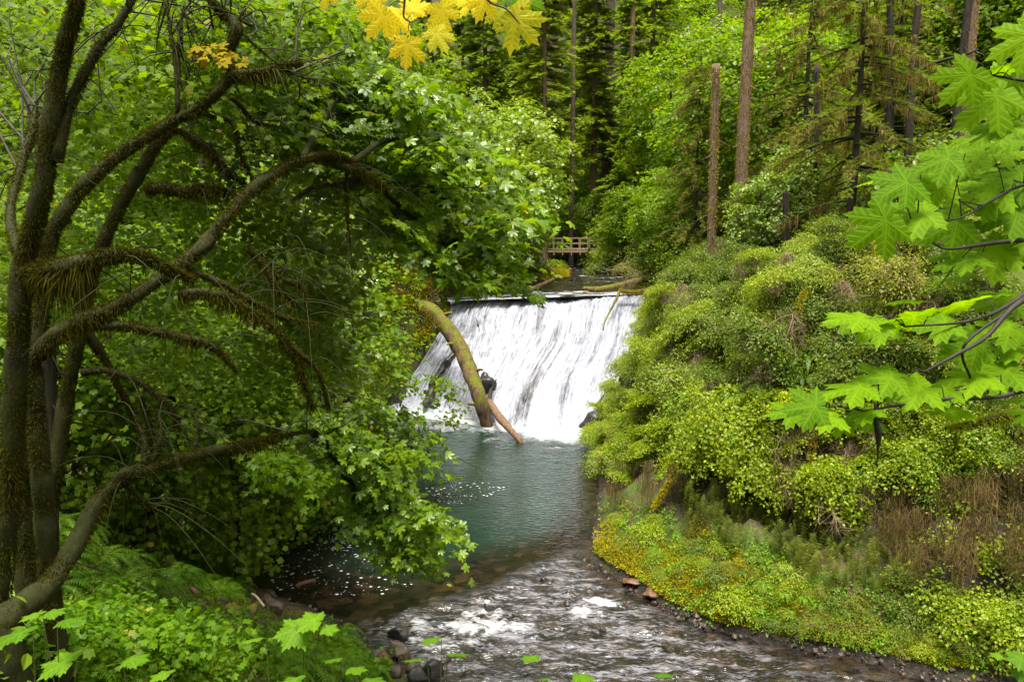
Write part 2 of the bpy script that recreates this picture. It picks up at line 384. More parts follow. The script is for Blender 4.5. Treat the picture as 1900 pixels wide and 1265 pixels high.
def height(x, y):
    x = np.asarray(x, float).ravel(); y = np.asarray(y, float).ravel(); q = np.stack([x, y], -1)
    dl = chain_dist(q, LEFT); dr = chain_dist(q, RIGHT); wet = inpoly(x, y, WPOLY); zb = zbase(x, y)
    n3 = np.stack([x, y, 0 * x], -1)
    w = fbm(n3 * .35, 4, 3); w2 = fbm(n3 * 1.3, 3, 9)
    # left bank
    near = ss(30, 18, y)
    pl = .3 * np.minimum(dl, 1.5) + .78 * np.clip(dl - 1.5, 0, 8) + np.clip(dl - 9.5, 0, 200) * (.50 * near + .62 * (1 - near))
    cl = ss(43, 48, y) * ss(57, 54, y)
    pl = pl + cl * 5.0 * ss(.1, 2.2, dl)
    up = ss(55, 60, y)
    pu = .16 * np.minimum(dl, 3.5) + .75 * np.clip(dl - 3.5, 0, 300)
    pl = pl * (1 - up) + pu * up
    pl = pl * (1 + .12 * w) + np.minimum(dl * .3, .35) * (w * .9 + w2 * .5)
    # right bank
    bw = 2.7 * ss(39, 34, y) * (.38 + .62 * ss(22.5, 26, y)) * (1 + .45 * vn(n3 * .45, 77)) + .3
    d1 = np.clip(dr / bw, 0, 1)
    bench = 1.9 * d1 ** .8 * np.minimum(bw / 2.2, 1)
    e = dr - bw + .8 * w
    cliff = 8.6 * ss(-.2, 4.2, e) + .42 * np.clip(e - 3.6, 0, 10) + .5 * np.clip(e - 12, 0, 300)
    bench = bench * (1 + .5 * vn(n3 * .9, 78)) + d1 * .22 * vn(n3 * 2.2, 79)
    pr = bench + cliff + np.minimum(dr * .4, .6) * (w * 1.4 + w2 * .8)
    pur = np.maximum(zb * 0 + 1.6 * np.minimum(dr, 4) * .55 + .55 * np.clip(dr - 2, 0, 300), 0)
    upr = ss(57, 63, y)
    zr = np.maximum((pr + zb * .15) * (1 - upr) + (zb + pur) * upr, np.where(y > 45, zb + .3 * dr, -9))
    zl = zb + pl
    k = ss(-1.5, 1.5, dl - dr)
    z = zl * (1 - k) + zr * k
    z = np.maximum(z, zb + .02)
    hill = .55 * np.clip(y - 96 + 4 * w, 0, 400)
    z = z + hill
    bed = zb - .22 - .55 * np.clip(np.minimum(dl, dr), 0, 2.2)
    fall = wet & (zb > .02) & (y < 60)
    bed = np.where(fall, zb - 1.0, bed)
    return np.where(wet, bed, z)
NU, NV = 420, 260
uu = np.linspace(0, 1, NU); vv = np.linspace(0, 1, NV)
def row(ptsx): return ptsx
r0 = spline([P(830, 552, 56.6), P(985, 541, 59.6), P(1090, 539.5, 60.4), P(1204, 539, 60.6)], NU)
r0[:, 2] = ZL + .05
r1 = spline([P(836, 572, 54.9), P(900, 567, 55.8), P(1000, 562, 56.8), P(1095, 560, 57.4), P(1192, 562, 57.6)], NU)
r2 = spline([P(806, 632, 54.0), P(880, 630, 53.9), P(980, 628, 53.8), P(1080, 630, 53.7), P(1172, 632, 53.6)], NU)
r3 = spline([P(762, 700, 53.3), P(850, 702, 52.3), P(940, 706, 51.4), P(1040, 712, 50.6), P(1146, 708, 49.9)], NU)
r4 = spline([GZ(712, 757, -.1), GZ(800, 769, -.1), GZ(870, 779, -.1), GZ(955, 794, -.1), GZ(1040, 800, -.1), GZ(1088, 799, -.1)], NU)
lipn = fbm(p3(np.linspace(0, 9, NU), 0 * r0[:, 0]), 3, 141); r1[:, 2] += .22 * lipn; r1[:, 1] += .5 * lipn; r2[:, 1] += .45 * fbm(p3(np.linspace(0, 6, NU), 0 * r0[:, 0]), 3, 142); r3[:, 1] += .35 * fbm(p3(np.linspace(0, 5, NU), 0 * r0[:, 0]), 3, 143)
rows = np.stack([r0, r1, r2, r3, r4])
FS = np.stack([spline(rows[:, k], NV) for k in range(NU)], 1)        # NV x NU x 3
core_x = np.arange(-46, 46, .36); core_y = np.arange(-8, 100, .36)
gx = np.r_[-700, -420, -260, -170, -120, -90, -72, -58, -50, core_x, 48, 54, 62, 74, 92, 120, 170, 260, 420, 700]
gy = np.r_[-500, -200, -90, -45, -25, -14, core_y, np.arange(100, 190, 2.), 200, 230, 280, 360, 500, 800]
GX, GY = np.meshgrid(gx, gy); HZ = np.minimum(height(GX, GY).reshape(GX.shape), 140)
nx, ny = len(gx), len(gy)
kx = (GX > -12) & (GX < 14) & (GY > 44) & (GY < 62); sub = FS[::6, ::6].reshape(-1, 3); pk = np.stack([GX[kx], GY[kx]], -1)
dd = ((pk[:, None] - sub[None, :, :2]) ** 2).sum(-1); jn = dd.argmin(1); dm = np.sqrt(dd.min(1)); HZ[kx] = np.where(dm < .75, np.minimum(HZ[kx], sub[jn, 2] - .6), HZ[kx])
def ground(x, y):
    x = np.asarray(x, float); y = np.asarray(y, float)
    i = np.clip(np.searchsorted(gx, x) - 1, 0, nx - 2); j = np.clip(np.searchsorted(gy, y) - 1, 0, ny - 2)
    u = (x - gx[i]) / (gx[i + 1] - gx[i]); v = (y - gy[j]) / (gy[j + 1] - gy[j])
    return (HZ[j, i] * (1 - u) + HZ[j, i + 1] * u) * (1 - v) + (HZ[j + 1, i] * (1 - u) + HZ[j + 1, i + 1] * u) * v
def gnormal(x, y, e=.35):
    dx = (ground(x + e, y) - ground(x - e, y)) / (2 * e); dy = (ground(x, y + e) - ground(x, y - e)) / (2 * e)
    return unit(np.stack([-dx, -dy, np.ones_like(dx)], -1))
def hit(px, py, far=190.):
    """where the view through a pixel meets the ground"""
    px = np.atleast_1d(np.asarray(px, float)); py = np.atleast_1d(np.asarray(py, float)); d = ray(px, py)
    ts = np.r_[np.arange(1.5, 60, .25), np.arange(60, far, 1.)]
    res = np.full((len(px), 3), np.nan); alive = np.ones(len(px), bool); prev = None
    for t in ts:
        p = CAM + d * t; g = ground(p[:, 0], p[:, 1]); below = (p[:, 2] < g) & alive
        if below.any():
            lo = np.full(below.sum(), t - (.25 if t < 60 else 1.)); hi = np.full(below.sum(), t); dd = d[below]
            for _ in range(8):
                m = (lo + hi) / 2; q = CAM + dd * m[:, None]; b = q[:, 2] < ground(q[:, 0], q[:, 1]); hi = np.where(b, m, hi); lo = np.where(b, lo, m)
            res[below] = CAM + dd * hi[:, None]; alive &= ~below
        if not alive.any(): break
    return res
def hit1(px, py): return hit([px], [py])[0]

jj, ii = np.meshgrid(np.arange(ny - 1), np.arange(nx - 1), indexing='ij'); a = (jj * nx + ii).ravel()
Q = np.stack([a, a + 1, a + nx + 1, a + nx], -1)
m, t = nt('forest soil'); pos = N(t, 'ShaderNodeNewGeometry')
n1 = noise(t, .8, 5); n2 = noise(t, 6., 5); n3 = noise(t, 22., 4)
soil = ramp(t, n2, [(.3, (.018, .011, .006)), (.55, (.06, .036, .02)), (.75, (.11, .065, .035))])
grn = ramp(t, n3, [(.3, (.02, .035, .006)), (.7, (.07, .10, .014))])
att = N(t, 'ShaderNodeAttribute', attribute_name='moss')
f = mth(t, 'ADD', n1, mth(t, 'SUBTRACT', att.outputs['Fac'], .5))
col = mixc(t, ramp(t, f, [(.42, (0, 0, 0)), (.6, (1, 1, 1))]), soil, grn)
rk = N(t, 'ShaderNodeAttribute', attribute_name='rock_shade')
col = mixc(t, rk.outputs['Fac'], col, ramp(t, n2, [(.3, (.006, .005, .005)), (.7, (.03, .024, .02))]))
finish(t, pbsdf(t, col, .85, .25, bump(t, n2, 1., .12)).outputs[0]); M['soil'] = m
fx, fy = GX.ravel(), GY.ravel(); q2 = np.stack([fx, fy], -1)
dW = np.minimum(chain_dist(q2, LEFT), chain_dist(q2, RIGHT)); wet = inpoly(fx, fy, WPOLY)
rock_shade = np.where(wet, 1., ss(.6, .05, dW + .5 * vn(np.stack([fx, fy, 0 * fx], -1) * 1.5, 4)))
e_ = chain_dist(q2, RIGHT) - 2.7 * ss(39, 34, fy) * (.38 + .62 * ss(22.5, 26, fy)) - .3
band = ss(-.3, .1, e_) * ss(1.9, 1.2, e_ + .4 * vn(np.stack([fx, fy, 0 * fx], -1) * 1.1, 6)) * (fy < 48) * (fy > 18) * (fx > 1)  # dark band at the cliff foot: overhang shade put into the ground colour
rock_shade = np.maximum(rock_shade, .9 * band)
mossa = np.clip(.55 + .3 * fbm(np.stack([fx, fy, 0 * fx], -1) * .2, 2, 31), 0, 1)
tag(ob('ground', mk_mesh('ground', np.stack([fx, fy, HZ.ravel()], -1), Q, M['soil'], True, dict(moss=mossa, rock_shade=rock_shade))), kind='structure')

# ------------------------------------------------------------------ water
LIPLINE = np.array(pc([(1092, 985), (1040, 1003), (1000, 1022), (900, 1062), (800, 1098), (740, 1112), (690, 1122), (620, 1142)]))
s = .07
wx = np.arange(-14, 31, s); wy = np.arange(12, 54.5, s); WX, WY = np.meshgrid(wx, wy); x, y = WX.ravel(), WY.ravel()
pxx, pyy = proj(np.stack([x, y, 0 * x], -1)); inn = inpoly(x, y, WPOLY)
ly = np.interp(x, LIPLINE[::-1, 0], LIPLINE[::-1, 1]); down = ly - y + .5 * vn(np.stack([x * .8, y * .8, 0 * x], -1), 44)
rapid = ss(.2, 1.8, down) * np.where(x > LIPLINE[:, 0].max() + 3, 1, 1)
rapid = np.where(y > 36, 0, rapid)
fdir = np.array([.80, -.60]); fa = x * fdir[0] + y * fdir[1]; fp = -x * fdir[1] + y * fdir[0]
p3 = lambda a, b, c=0.: np.stack([a, b, np.full_like(a, c)], -1)
warp = fbm(p3(x * .6, y * .6), 2, 70)
wav = fbm(p3(fa * 2.1 + warp * 2, fp * 1.2), 3, 71); rid = 1 - np.abs(fbm(p3(fa * 1.5 + warp, fp * .9 + warp), 3, 73)) * 2.4
dbase = chain_dist(np.stack([x, y], -1), np.array([BASE_L, (GZ(800, 768, 0)[:2]), GZ(870, 778, 0)[:2], GZ(955, 793, 0)[:2], BASE_R]))
churn = ss(9., 0., dbase)
rip = fbm(p3(x * 1.5, y * 3.2), 3, 75)
dL_ = chain_dist(np.stack([x, y], -1), LEFT); dR_ = chain_dist(np.stack([x, y], -1), RIGHT)
edge = ss(0, 1.2, np.minimum(dL_, dR_))
big = np.exp(-(((pxx - 880) / 130) ** 2 + ((pyy - 1150) / 45) ** 2)) + .8 * np.exp(-(((pxx - 1100) / 60) ** 2 + ((pyy - 1115) / 22) ** 2)) + .5 * np.exp(-(((pxx - 760) / 50) ** 2 + ((pyy - 1185) / 40) ** 2))
w3 = fbm(p3(fa * 4.6 + warp * 3, fp * 2.6 + warp), 3, 76); w4 = fbm(p3(fa * 9. + warp * 4, fp * 6.), 2, 78)
z = rapid * edge * ((.08 + .10 * np.clip(big, 0, 1)) * wav + .075 * w3 + .05 * np.clip(rid, 0, 1) ** 2) - .028 * np.clip(down, 0, 14) * rapid + (1 - rapid) * rip * (.009 + .05 * churn)
depth = ss(.2, 3.2, np.minimum(dL_ * .62 + .9 * vn(p3(x * .5, y * .5), 8), dR_ * 1.5)) * ss(-.1, 3.4, -down) * (1 - rapid)
depth = np.where(y > 41, np.maximum(depth, .9), depth)
tear = fbm(p3(fa * 1.6 + warp, fp * 3.4 + 2 * warp), 4, 81); tear2 = fbm(p3(fa * 3.5, fp * 9.), 3, 82)
foam = .85 * rapid * edge * np.clip(ss(.45, 1.35, 1.15 * np.clip(big, 0, 1) + .75 * tear + .35 * tear2 + .9 * np.clip(wav, -1, 1)) , 0, 1)
lump = fbm(p3(x * 1.1, y * 1.1), 4, 84)
foot = np.exp(-(((pxx - 1030) / 85) ** 2 + ((pyy - 800) / 30) ** 2)) + .8 * np.exp(-(((pxx - 760) / 60) ** 2 + ((pyy - 760) / 9) ** 2))
foam = np.maximum(foam, ss(.35, .75, ss(2.4, 0, dbase) + .35 * lump) * np.where(y > 40, 1, 0)); foam = np.maximum(foam, np.clip(ss(.35, 1.05, foot * 1.15 + .4 * lump), 0, 1) * np.where(y > 40, 1, 0))
foam = np.maximum(foam, .5 * ss(.25, .6, churn * .6 + lump * .6) * np.where(y > 38, 1, 0) * ss(7, 3, dbase))
idx = np.full(len(x), -1); keep = inn | (np.minimum(dL_, dR_) < .6); nW, hW = len(wx), len(wy)
g = np.arange(len(x)).reshape(hW, nW); q = np.stack([g[:-1, :-1], g[:-1, 1:], g[1:, 1:], g[1:, :-1]], -1).reshape(-1, 4)
q = q[keep[q].all(1)]; u = np.unique(q); idx[u] = np.arange(len(u))
m, t = nt('creek water'); A = lambda n: N(t, 'ShaderNodeAttribute', attribute_name=n).outputs['Fac']
geo = N(t, 'ShaderNodeNewGeometry').outputs['Position']
vor = N(t, 'ShaderNodeTexVoronoi'); vor.inputs['Scale'].default_value = 2.6; L(t, geo, vor.inputs['Vector'])
vsep = N(t, 'ShaderNodeSeparateColor'); L(t, vor.outputs['Color'], vsep.inputs[0])
bed = ramp(t, mth(t, 'ADD', mth(t, 'MULTIPLY', vsep.outputs[0], .5), mth(t, 'MULTIPLY', noise(t, 1.5, 4), .6)), [(.3, (.004, .003, .003)), (.6, (.011, .008, .006)), (.9, (.032, .018, .010))])
col = mixc(t, A('depth'), bed, ramp(t, noise(t, .4, 3), [(.3, (.007, .016, .011)), (.7, (.011, .025, .018))]))
mp = N(t, 'ShaderNodeMapping'); mp.inputs['Rotation'].default_value = (0, 0, .64); mp.inputs['Scale'].default_value = (.5, 1.6, 1); L(t, geo, mp.inputs[0])
fn = noise(t, 7., 6, mp.outputs[0], .7)
ff = mth(t, 'ADD', A('foam'), mth(t, 'MULTIPLY', mth(t, 'SUBTRACT', fn, .5), mth(t, 'MULTIPLY', mth(t, 'MINIMUM', mth(t, 'MULTIPLY', A('foam'), 4.), 1.), 2.0)))
fr = ramp(t, ff, [(.34, (0, 0, 0)), (1.0, (1, 1, 1))])
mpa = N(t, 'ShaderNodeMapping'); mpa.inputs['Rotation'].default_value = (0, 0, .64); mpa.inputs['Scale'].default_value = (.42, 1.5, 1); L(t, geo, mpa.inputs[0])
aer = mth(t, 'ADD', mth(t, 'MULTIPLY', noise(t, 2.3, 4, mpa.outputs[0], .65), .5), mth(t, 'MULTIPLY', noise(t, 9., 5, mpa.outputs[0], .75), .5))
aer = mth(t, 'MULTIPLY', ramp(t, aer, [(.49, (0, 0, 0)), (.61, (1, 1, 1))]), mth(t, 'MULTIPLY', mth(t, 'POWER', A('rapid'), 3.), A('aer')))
col = mixc(t, aer, col, (.18, .175, .21))  # lavender-grey streaks put sky reflection into the colour of the rapids
col = mixc(t, fr, col, (.42, .43, .47))
mp2 = N(t, 'ShaderNodeMapping'); mp2.inputs['Scale'].default_value = (1., 2.1, 1); L(t, geo, mp2.inputs[0])
b1 = noise(t, 3.2, 3, mp2.outputs[0], .5); b2 = noise(t, 9., 3, mp.outputs[0], .55)
hh = mth(t, 'ADD', mth(t, 'MULTIPLY', b1, mth(t, 'ADD', A('ripple'), .05)), mth(t, 'MULTIPLY', b2, mth(t, 'MULTIPLY', A('rapid'), .3)))
p = pbsdf(t, col, mth(t, 'ADD', mth(t, 'MULTIPLY', fr, .5), .05), .5, bump(t, hh, 1., .11)); p.inputs['IOR'].default_value = 1.40; p.inputs['Specular IOR Level'].default_value = 1.
finish(t, p.outputs[0]); M['water'] = m
sky_streak_v = np.clip(edge * (.95 - .75 * ss(1250, 1600, pxx) - .35 * ss(760, 640, pxx)), 0, 1)
ripple = np.clip(.07 + .5 * churn + .55 * np.exp(-(((pxx - 1020) / 110) ** 2 + ((pyy - 930) / 70) ** 2)), 0, 1)
tag(ob('creek_water', mk_mesh('creek_water', np.stack([x, y, z], -1)[u], idx[q], m, True, dict(foam=foam[u], depth=depth[u], rapid=rapid[u], ripple=ripple[u], aer=sky_streak_v[u]))), kind='structure')
# upper river
ux = np.arange(-26, 13, .16); uy = np.arange(53, 92, .16); UX, UY = np.meshgrid(ux, uy); x, y = UX.ravel(), UY.ravel()
dl2 = chain_dist(np.stack([x, y], -1), LEFT); dr2 = chain_dist(np.stack([x, y], -1), RIGHT); inn = inpoly(x, y, WPOLY)
yl = np.interp(x, [LIP_L[0], LIP_R[0]], [LIP_L[1], LIP_R[1]])
keep = (inn | (np.minimum(dl2, dr2) < .7)) & (y > yl - .2)
wv = fbm(p3(x * .9, y * 1.6), 3, 90)
z = ZL + .015 * np.clip(y - 60, 0, 60) + .07 * wv + .04
foam2 = .8 * ss(-.1, .45, wv + .55 * np.exp(-((y - yl - 2.2) / 1.2) ** 2) + .6 * np.exp(-((y - yl - .3) / .8) ** 2) - .22) + .5 * ss(.05, .4, fbm(p3(x * 1.2, y * 3), 3, 92) - .1) * ss(66, 70, y)
g = np.arange(len(x)).reshape(len(uy), len(ux)); q = np.stack([g[:-1, :-1], g[:-1, 1:], g[1:, 1:], g[1:, :-1]], -1).reshape(-1, 4)
q = q[keep[q].all(1)]; u = np.unique(q); idx = np.full(len(x), -1); idx[u] = np.arange(len(u))
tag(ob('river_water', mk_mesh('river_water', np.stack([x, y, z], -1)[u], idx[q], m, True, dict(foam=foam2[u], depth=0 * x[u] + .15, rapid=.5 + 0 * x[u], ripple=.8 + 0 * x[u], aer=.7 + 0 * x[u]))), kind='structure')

# ------------------------------------------------------------------ the fall: a sheet of water over sloping rock
dv = np.gradient(FS, axis=0); du = np.gradient(FS, axis=1); fn_ = unit(np.cross(du, dv)); fn_ *= np.sign(-fn_[..., 1:2])
U, Vv = np.meshgrid(uu, vv); f1 = lambda a, b, o, s: fbm(p3((U * a).ravel(), (Vv * b).ravel()), o, s).reshape(U.shape)
wob = f1(3, 2.5, 3, 101) * .04
f2 = lambda a, b, o, s: fbm(p3(((U + wob * .5) * a).ravel(), (Vv * b).ravel()), o, s).reshape(U.shape)
ledge = f1(9, 5, 3, 103); streak = f2(46, 3.2, 3, 105); fine = f2(150, 9, 3, 107); lumps = f1(70, 34, 3, 109)
disp = .42 * ledge + .14 * streak * ss(.02, .3, Vv) + .06 * fine + .05 * lumps
disp *= ss(0, .12, Vv)
FS = FS + fn_ * disp[..., None]
fpx, fpy = proj(FS.reshape(-1, 3)); fpx = fpx.reshape(U.shape); fpy = fpy.reshape(U.shape)
def strip(pts, w):      # bare dark rock showing through along a line on the face
    d = np.full(U.shape, 1e9); tt = np.zeros(U.shape)
    for (a, b) in zip(pts[:-1], pts[1:]):
        a = np.array(a, float); b = np.array(b, float); ab = b - a
        t_ = np.clip(((fpx - a[0]) * ab[0] + (fpy - a[1]) * ab[1]) / (ab @ ab), 0, 1)
        d = np.minimum(d, np.hypot(fpx - a[0] - t_ * ab[0], fpy - a[1] - t_ * ab[1]))
    return np.exp(-(d / w) ** 2)
bare = 1.0 * strip([(1002, 690), (985, 720), (968, 745), (950, 785)], 10) + .9 * strip([(983, 735), (972, 790)], 7) + .5 * strip([(1008, 660), (1040, 600)], 8)
bare += .62 * strip([(1003, 565), (1000, 600), (996, 630)], 9) + .35 * strip([(1048, 720), (1040, 795)], 8) + .4 * strip([(828, 690), (812, 755)], 9)
bare += .55 * strip([(868, 655), (858, 690), (890, 745)], 10) + .35 * strip([(1095, 600), (1060, 690), (1050, 740)], 12)
bare += .36 * ss(.16, .04, Vv) * ss(-.35, .5, f1(14, 14, 3, 121) + .4)
cover = 1.02 - .75 * bare + .42 * streak + .38 * fine + .2 * lumps - .28 * ss(.05, .2, Vv) * ss(.55, .1, Vv) * ss(-.1, .5, f1(10, 3, 3, 117)) + .25 * ss(.82, 1, Vv)
cover = np.clip(cover * .92, 0, 1.3)
g = np.arange(NU * NV).reshape(NV, NU); q = np.stack([g[:-1, :-1], g[1:, :-1], g[1:, 1:], g[:-1, 1:]], -1).reshape(-1, 4)
m, t = nt('falling water'); c0 = N(t, 'ShaderNodeAttribute', attribute_name='cover').outputs['Fac']
uvn = N(t, 'ShaderNodeTexCoord').outputs['UV']; mp = N(t, 'ShaderNodeMapping'); mp.inputs['Scale'].default_value = (95, 11, 1); L(t, uvn, mp.inputs[0])
mp3 = N(t, 'ShaderNodeMapping'); mp3.inputs['Scale'].default_value = (190, 46, 1); L(t, uvn, mp3.inputs[0])
s1 = noise(t, 1., 4, mp.outputs[0], .6); s2 = noise(t, 1., 4, mp3.outputs[0], .65)
cv = mth(t, 'MULTIPLY', mth(t, 'ADD', c0, mth(t, 'ADD', mth(t, 'MULTIPLY', mth(t, 'SUBTRACT', s1, .5), 1.3), mth(t, 'MULTIPLY', mth(t, 'SUBTRACT', s2, .5), 1.3))), .88)
col = ramp(t, cv, [(.04, (.012, .011, .013)), (.28, (.05, .05, .062)), (.52, (.12, .125, .16)), (.80, (.21, .22, .275)), (1.05, (.305, .315, .375))])
p = pbsdf(t, col, .45, .4, bump(t, mth(t, 'ADD', s1, s2), .55, .07)); finish(t, p.outputs[0]); M['fall'] = m
tag(ob('waterfall_water', mk_mesh('waterfall_water', FS.reshape(-1, 3), q, m, True, dict(cover=cover.ravel()), uv=np.stack([U.ravel(), Vv.ravel()], -1))), kind='structure')
def fall_at(px, py):
    k = np.argmin((fpx - px) ** 2 + (fpy - py) ** 2); return FS.reshape(-1, 3)[k]

# ------------------------------------------------------------------ rocks
def rock_mesh(r, seed, flat=.7, rough=.35, n=3, ang=1.):
    import bmesh
    bm = bmesh.new(); bmesh.ops.create_icosphere(bm, subdivisions=n, radius=1.); V = np.array([v.co[:] for v in bm.verts]); T = np.array([[v.index for v in f.verts] for f in bm.faces]); bm.free()
    # flattened facets: clamp along random planes so that the stone has flat sides
    rg = np.random.default_rng(seed)
    for _ in range(9):
        nn = unit(rg.normal(size=3)); h = .46 + .36 * rg.random(); d = V @ nn; V = V - np.outer(np.clip(d - h, 0, None) * ang, nn)
    V = V * (1 + rough * .75 * fbm(V * 1.5 + seed, 4, seed))[:, None]
    return V * np.array([1, .8, flat]) * r, T
def rock(name, label, px, py, wpx, mat, seed, flat=.7, z=None, loc=None, cat='rock', group=None, sink=.3, rough=.35, sc=(1, 1, 1)):
    if loc is None: loc = hit1(px, py) if z is None else GZ(px, py, z)
    loc = np.array(loc); r = wpx * np.linalg.norm(loc - CAM) / FPX / 2
    V, T = rock_mesh(r, seed, flat, rough); V = V * np.array(sc); V[:, 2] += r * flat * (1 - sink * 2)
    return solo(name, label, cat, (V + loc, T), M[mat], True, group, loc=loc)
rock('boulder', 'dark wet basalt rib parting the left strand of the waterfall', 0, 0, 10, 'rock', 5, loc=(0, 0, -50)) if False else None
# dark rib on the face
rp = [fall_at(846, 648) + [0, -.2, 0], fall_at(828, 672) + [0, -.25, 0], fall_at(808, 708) + [0, -.3, 0], fall_at(790, 752) + [0, -.3, 0]]
solo('rock_rib', 'long dark basalt rib slanting down between the white strands beside the mossy log', 'rock', tube(spline(rp, 26), np.interp(np.linspace(0, 1, 26), [0, .2, .7, 1], [.06, .2, .26, .22]), 16, 1.3, 4), M['rock'], True)
rock('rock', 'black wet rock lodged behind the leaning mossy log in the fall', 0, 0, 38, 'rock', 8, 1.0, loc=fall_at(903, 712) + [0, -.3, -.3], rough=1.3)
solo('broken_stump', 'dark splintered stub standing between the log and the white water', 'stump', tube(spline([fall_at(905, 752) + [0, -.5, -.2], fall_at(911, 722) + [0, -.5, 0], fall_at(921, 703) + [0, -.5, .1]], 10), np.linspace(.2, .05, 10), 7, .4, 3), M['bark_dark'], True)
rock('rock', 'dark basalt knob at the right foot of the fall under hanging greenery', 1104, 792, 50, 'rock', 21, 1.0, z=.0, sink=.3, rough=1.0)
rock('rock', 'flat dark ledge rock beside the right foot of the fall', 1122, 765, 46, 'rock', 22, 1.3, loc=P(1134, 770, 46.4), rough=1.)
rock('rock', 'dark rock wall foot below the mossy wall left of the fall', 745, 742, 40, 'rock', 23, 1.5, loc=P(742, 748, 53.0), rough=.5)
rock('rock', 'rusty flat slab at the mossy bank edge beside the rapids', 1178, 1078, 56, 'rock_rust', 31, .22, z=-.02, rough=.9)
rock('rock', 'orange-brown slab awash in the shallows near the right bank', 1285, 1170, 84, 'rock_rust', 32, .13, z=-.36, sink=.25, rough=1.)
rock('rock', 'rusty stone under the moss where the right bank bends', 1212, 1100, 36, 'rock_rust', 33, .3, z=.0, rough=.9)
bank = [(432, 1048, 24, 'small brown stone at the water edge below the ferns'), (455, 1100, 36, 'rounded grey-brown stone at the pool edge below the ferns'), (488, 1112, 28, 'brown stone half in the water beside the mossy stones'),
        (430, 1148, 34, 'tall mossy yellow-green stone, left of the mossy pair'), (466, 1145, 34, 'round mossy yellow-green stone, right of the mossy pair'), (398, 1150, 34, 'dark brown block left of the two mossy stones'),
        (508, 1135, 40, 'grey flat stone right of the two mossy stones'), (486, 1163, 32, 'dark stone behind the pale driftwood stick'), (412, 1118, 26, 'reddish stone under the bright ferns'), (378, 1128, 30, 'brown stone at the foot of the leaning stick'),
        (430, 1185, 44, 'reddish-brown slab below the pale driftwood stick'), (546, 1115, 30, 'pale brown stone at the tip of the gravel by the pool'), (497, 1118, 30, 'mossy brown stone touching the pool behind the big leaf')]
for i, (a, b, w, l) in enumerate(bank): rock('bank_stone', l, a, b, w, 'rock_moss' if 'mossy y' in l else 'rock_brown', 40 + i, 1.15 if 'mossy y' in l else .7, group='stones on the near bank')
shore = [(742, 1180, 46, 'black wet boulder in the riffle, highest of the shore stones', 'rock', 0.), (735, 1210, 40, 'orange-brown boulder at the head of the shore stones', 'rock_brown', .1), (700, 1222, 34, 'pale grey stone at the left end of the shore stones', 'rock_brown', .2),
         (716, 1228, 36, 'rust-tinted stone among the shore stones beside the rapids', 'rock_rust', .15), (760, 1238, 52, 'angular grey-violet boulder at the rapids edge', 'rock_brown', 0.), (800, 1250, 50, 'flat dark boulder nearest the rapids in the shore stones', 'rock', -.05),
         (735, 1252, 34, 'brown stone low among the shore stones', 'rock_brown', .2), (775, 1262, 46, 'dark boulder cut off by the bottom edge of the view', 'rock', .1), (655, 1178, 26, 'small orange stone where the riffle meets the bank', 'rock_brown', 0.), (640, 1190, 40, 'grey stone beside the ferns at the riffle', 'rock_brown', .1)]
for i, (a, b, w, l, mt, z) in enumerate(shore): rock('shore_stone', l, a, b, w, mt, 60 + i, .75, z=z - .05, group='stones at the edge of the rapids', rough=.5)
for i, (a, b, w, l) in enumerate([(1052, 1122, 16, 'small yellowish rock poking from the riffle beside the white wave'), (1118, 1170, 14, 'small black rock in the rapids below the wave'), (1010, 1080, 18, 'small dark rock breaking the smooth rim of the pool'), (905, 1130, 24, 'dark rock under the broad white foam')]):
    rock('river_rock', l, a, b, w, 'rock', 80 + i, .8, z=-.1, group='rocks in the rapids')
for i, (a, b, w, l) in enumerate([(456, 1015, 22, 'grey pebble-sized stone under water near the fern bank'), (500, 1100, 24, 'pale stone in the shallows with foam around it'), (490, 930, 40, 'dark stone at the gravel spit')]):
    rock('shallow_stone', l, a, b, w, 'rock_brown', 90 + i, .4, z=-.03, group='stones in the shallows')
solo('sunken_plank', 'short reddish plank lying in the shallow water of the pool', 'driftwood', tube(spline([GZ(549, 1087, .03), GZ(566, 1080, .06), GZ(585, 1076, .03)], 8), .07, 7, .3, 2), M['log'], True)
# gravel spit
gp = GZ(468, 916, .05); V, T = rock_mesh(1., 99, .12, .5, 4); V = V * np.array([1.25, .75, 1.6])
solo('gravel_spit', 'pale sandy gravel spit reaching into the pool from the left bank', 'gravel bar', (V + gp, T), plain('pale gravel', (.16, .11, .08), (.5, .38, .3), 30.), True)

# ------------------------------------------------------------------ logs
def logt(pts, w, ns=12, n=40, rough=.18, seed=0):
    """pts world; w diameters in metres"""
    c = spline(pts, n); d = np.interp(np.linspace(0, 1, n), np.linspace(0, 1, len(w)), w) / 2
    return c, d, tube(c, d, ns, rough, seed)
pe = GZ(906, 806, -.6); p0 = P(792, 584, 51.5)
c, d, VT = logt([P(782, 566, 52.8), P(806, 582, 51.6), P(842, 626, 50.7), P(868, 678, 49.4), P(889, 738, 48.0), pe], [.8, 1.0, 1.02, .92, .84, .78], 16, 60, .34, 3)
lg = thing('mossy_log', 'thick mossy log leaning from the left wall down across the white fall into the pool', 'log', p0)
mb = MB(); mb.add(*VT)
for q, e in ((14, [.9, -.3, .35]), (27, [-.6, -.5, .2]), (38, [.7, -.4, .3]), (50, [-.75, -.2, .25])): mb.add(*tube(spline([c[q], c[q] + np.array(e) * .8, c[q] + np.array(e) * 1.15 + [0, 0, -.1]], 8), np.linspace(.16, .05, 8), 6, .4, q))
part('trunk', mb.get(), M['log_moss'], lg, True)
part('moss', moss(c[2:34], d[2:34], 900, .07, 1.2, .012, 2), M['moss_gold'], lg)
c2, d2, VT = logt([fall_at(908, 740) + [0, -.7, 0], P(930, 778, 46.0), P(955, 806, 44.8), GZ(976, 832, -.35)], [.42, .5, .42, .3], 10, 30, .2, 7)
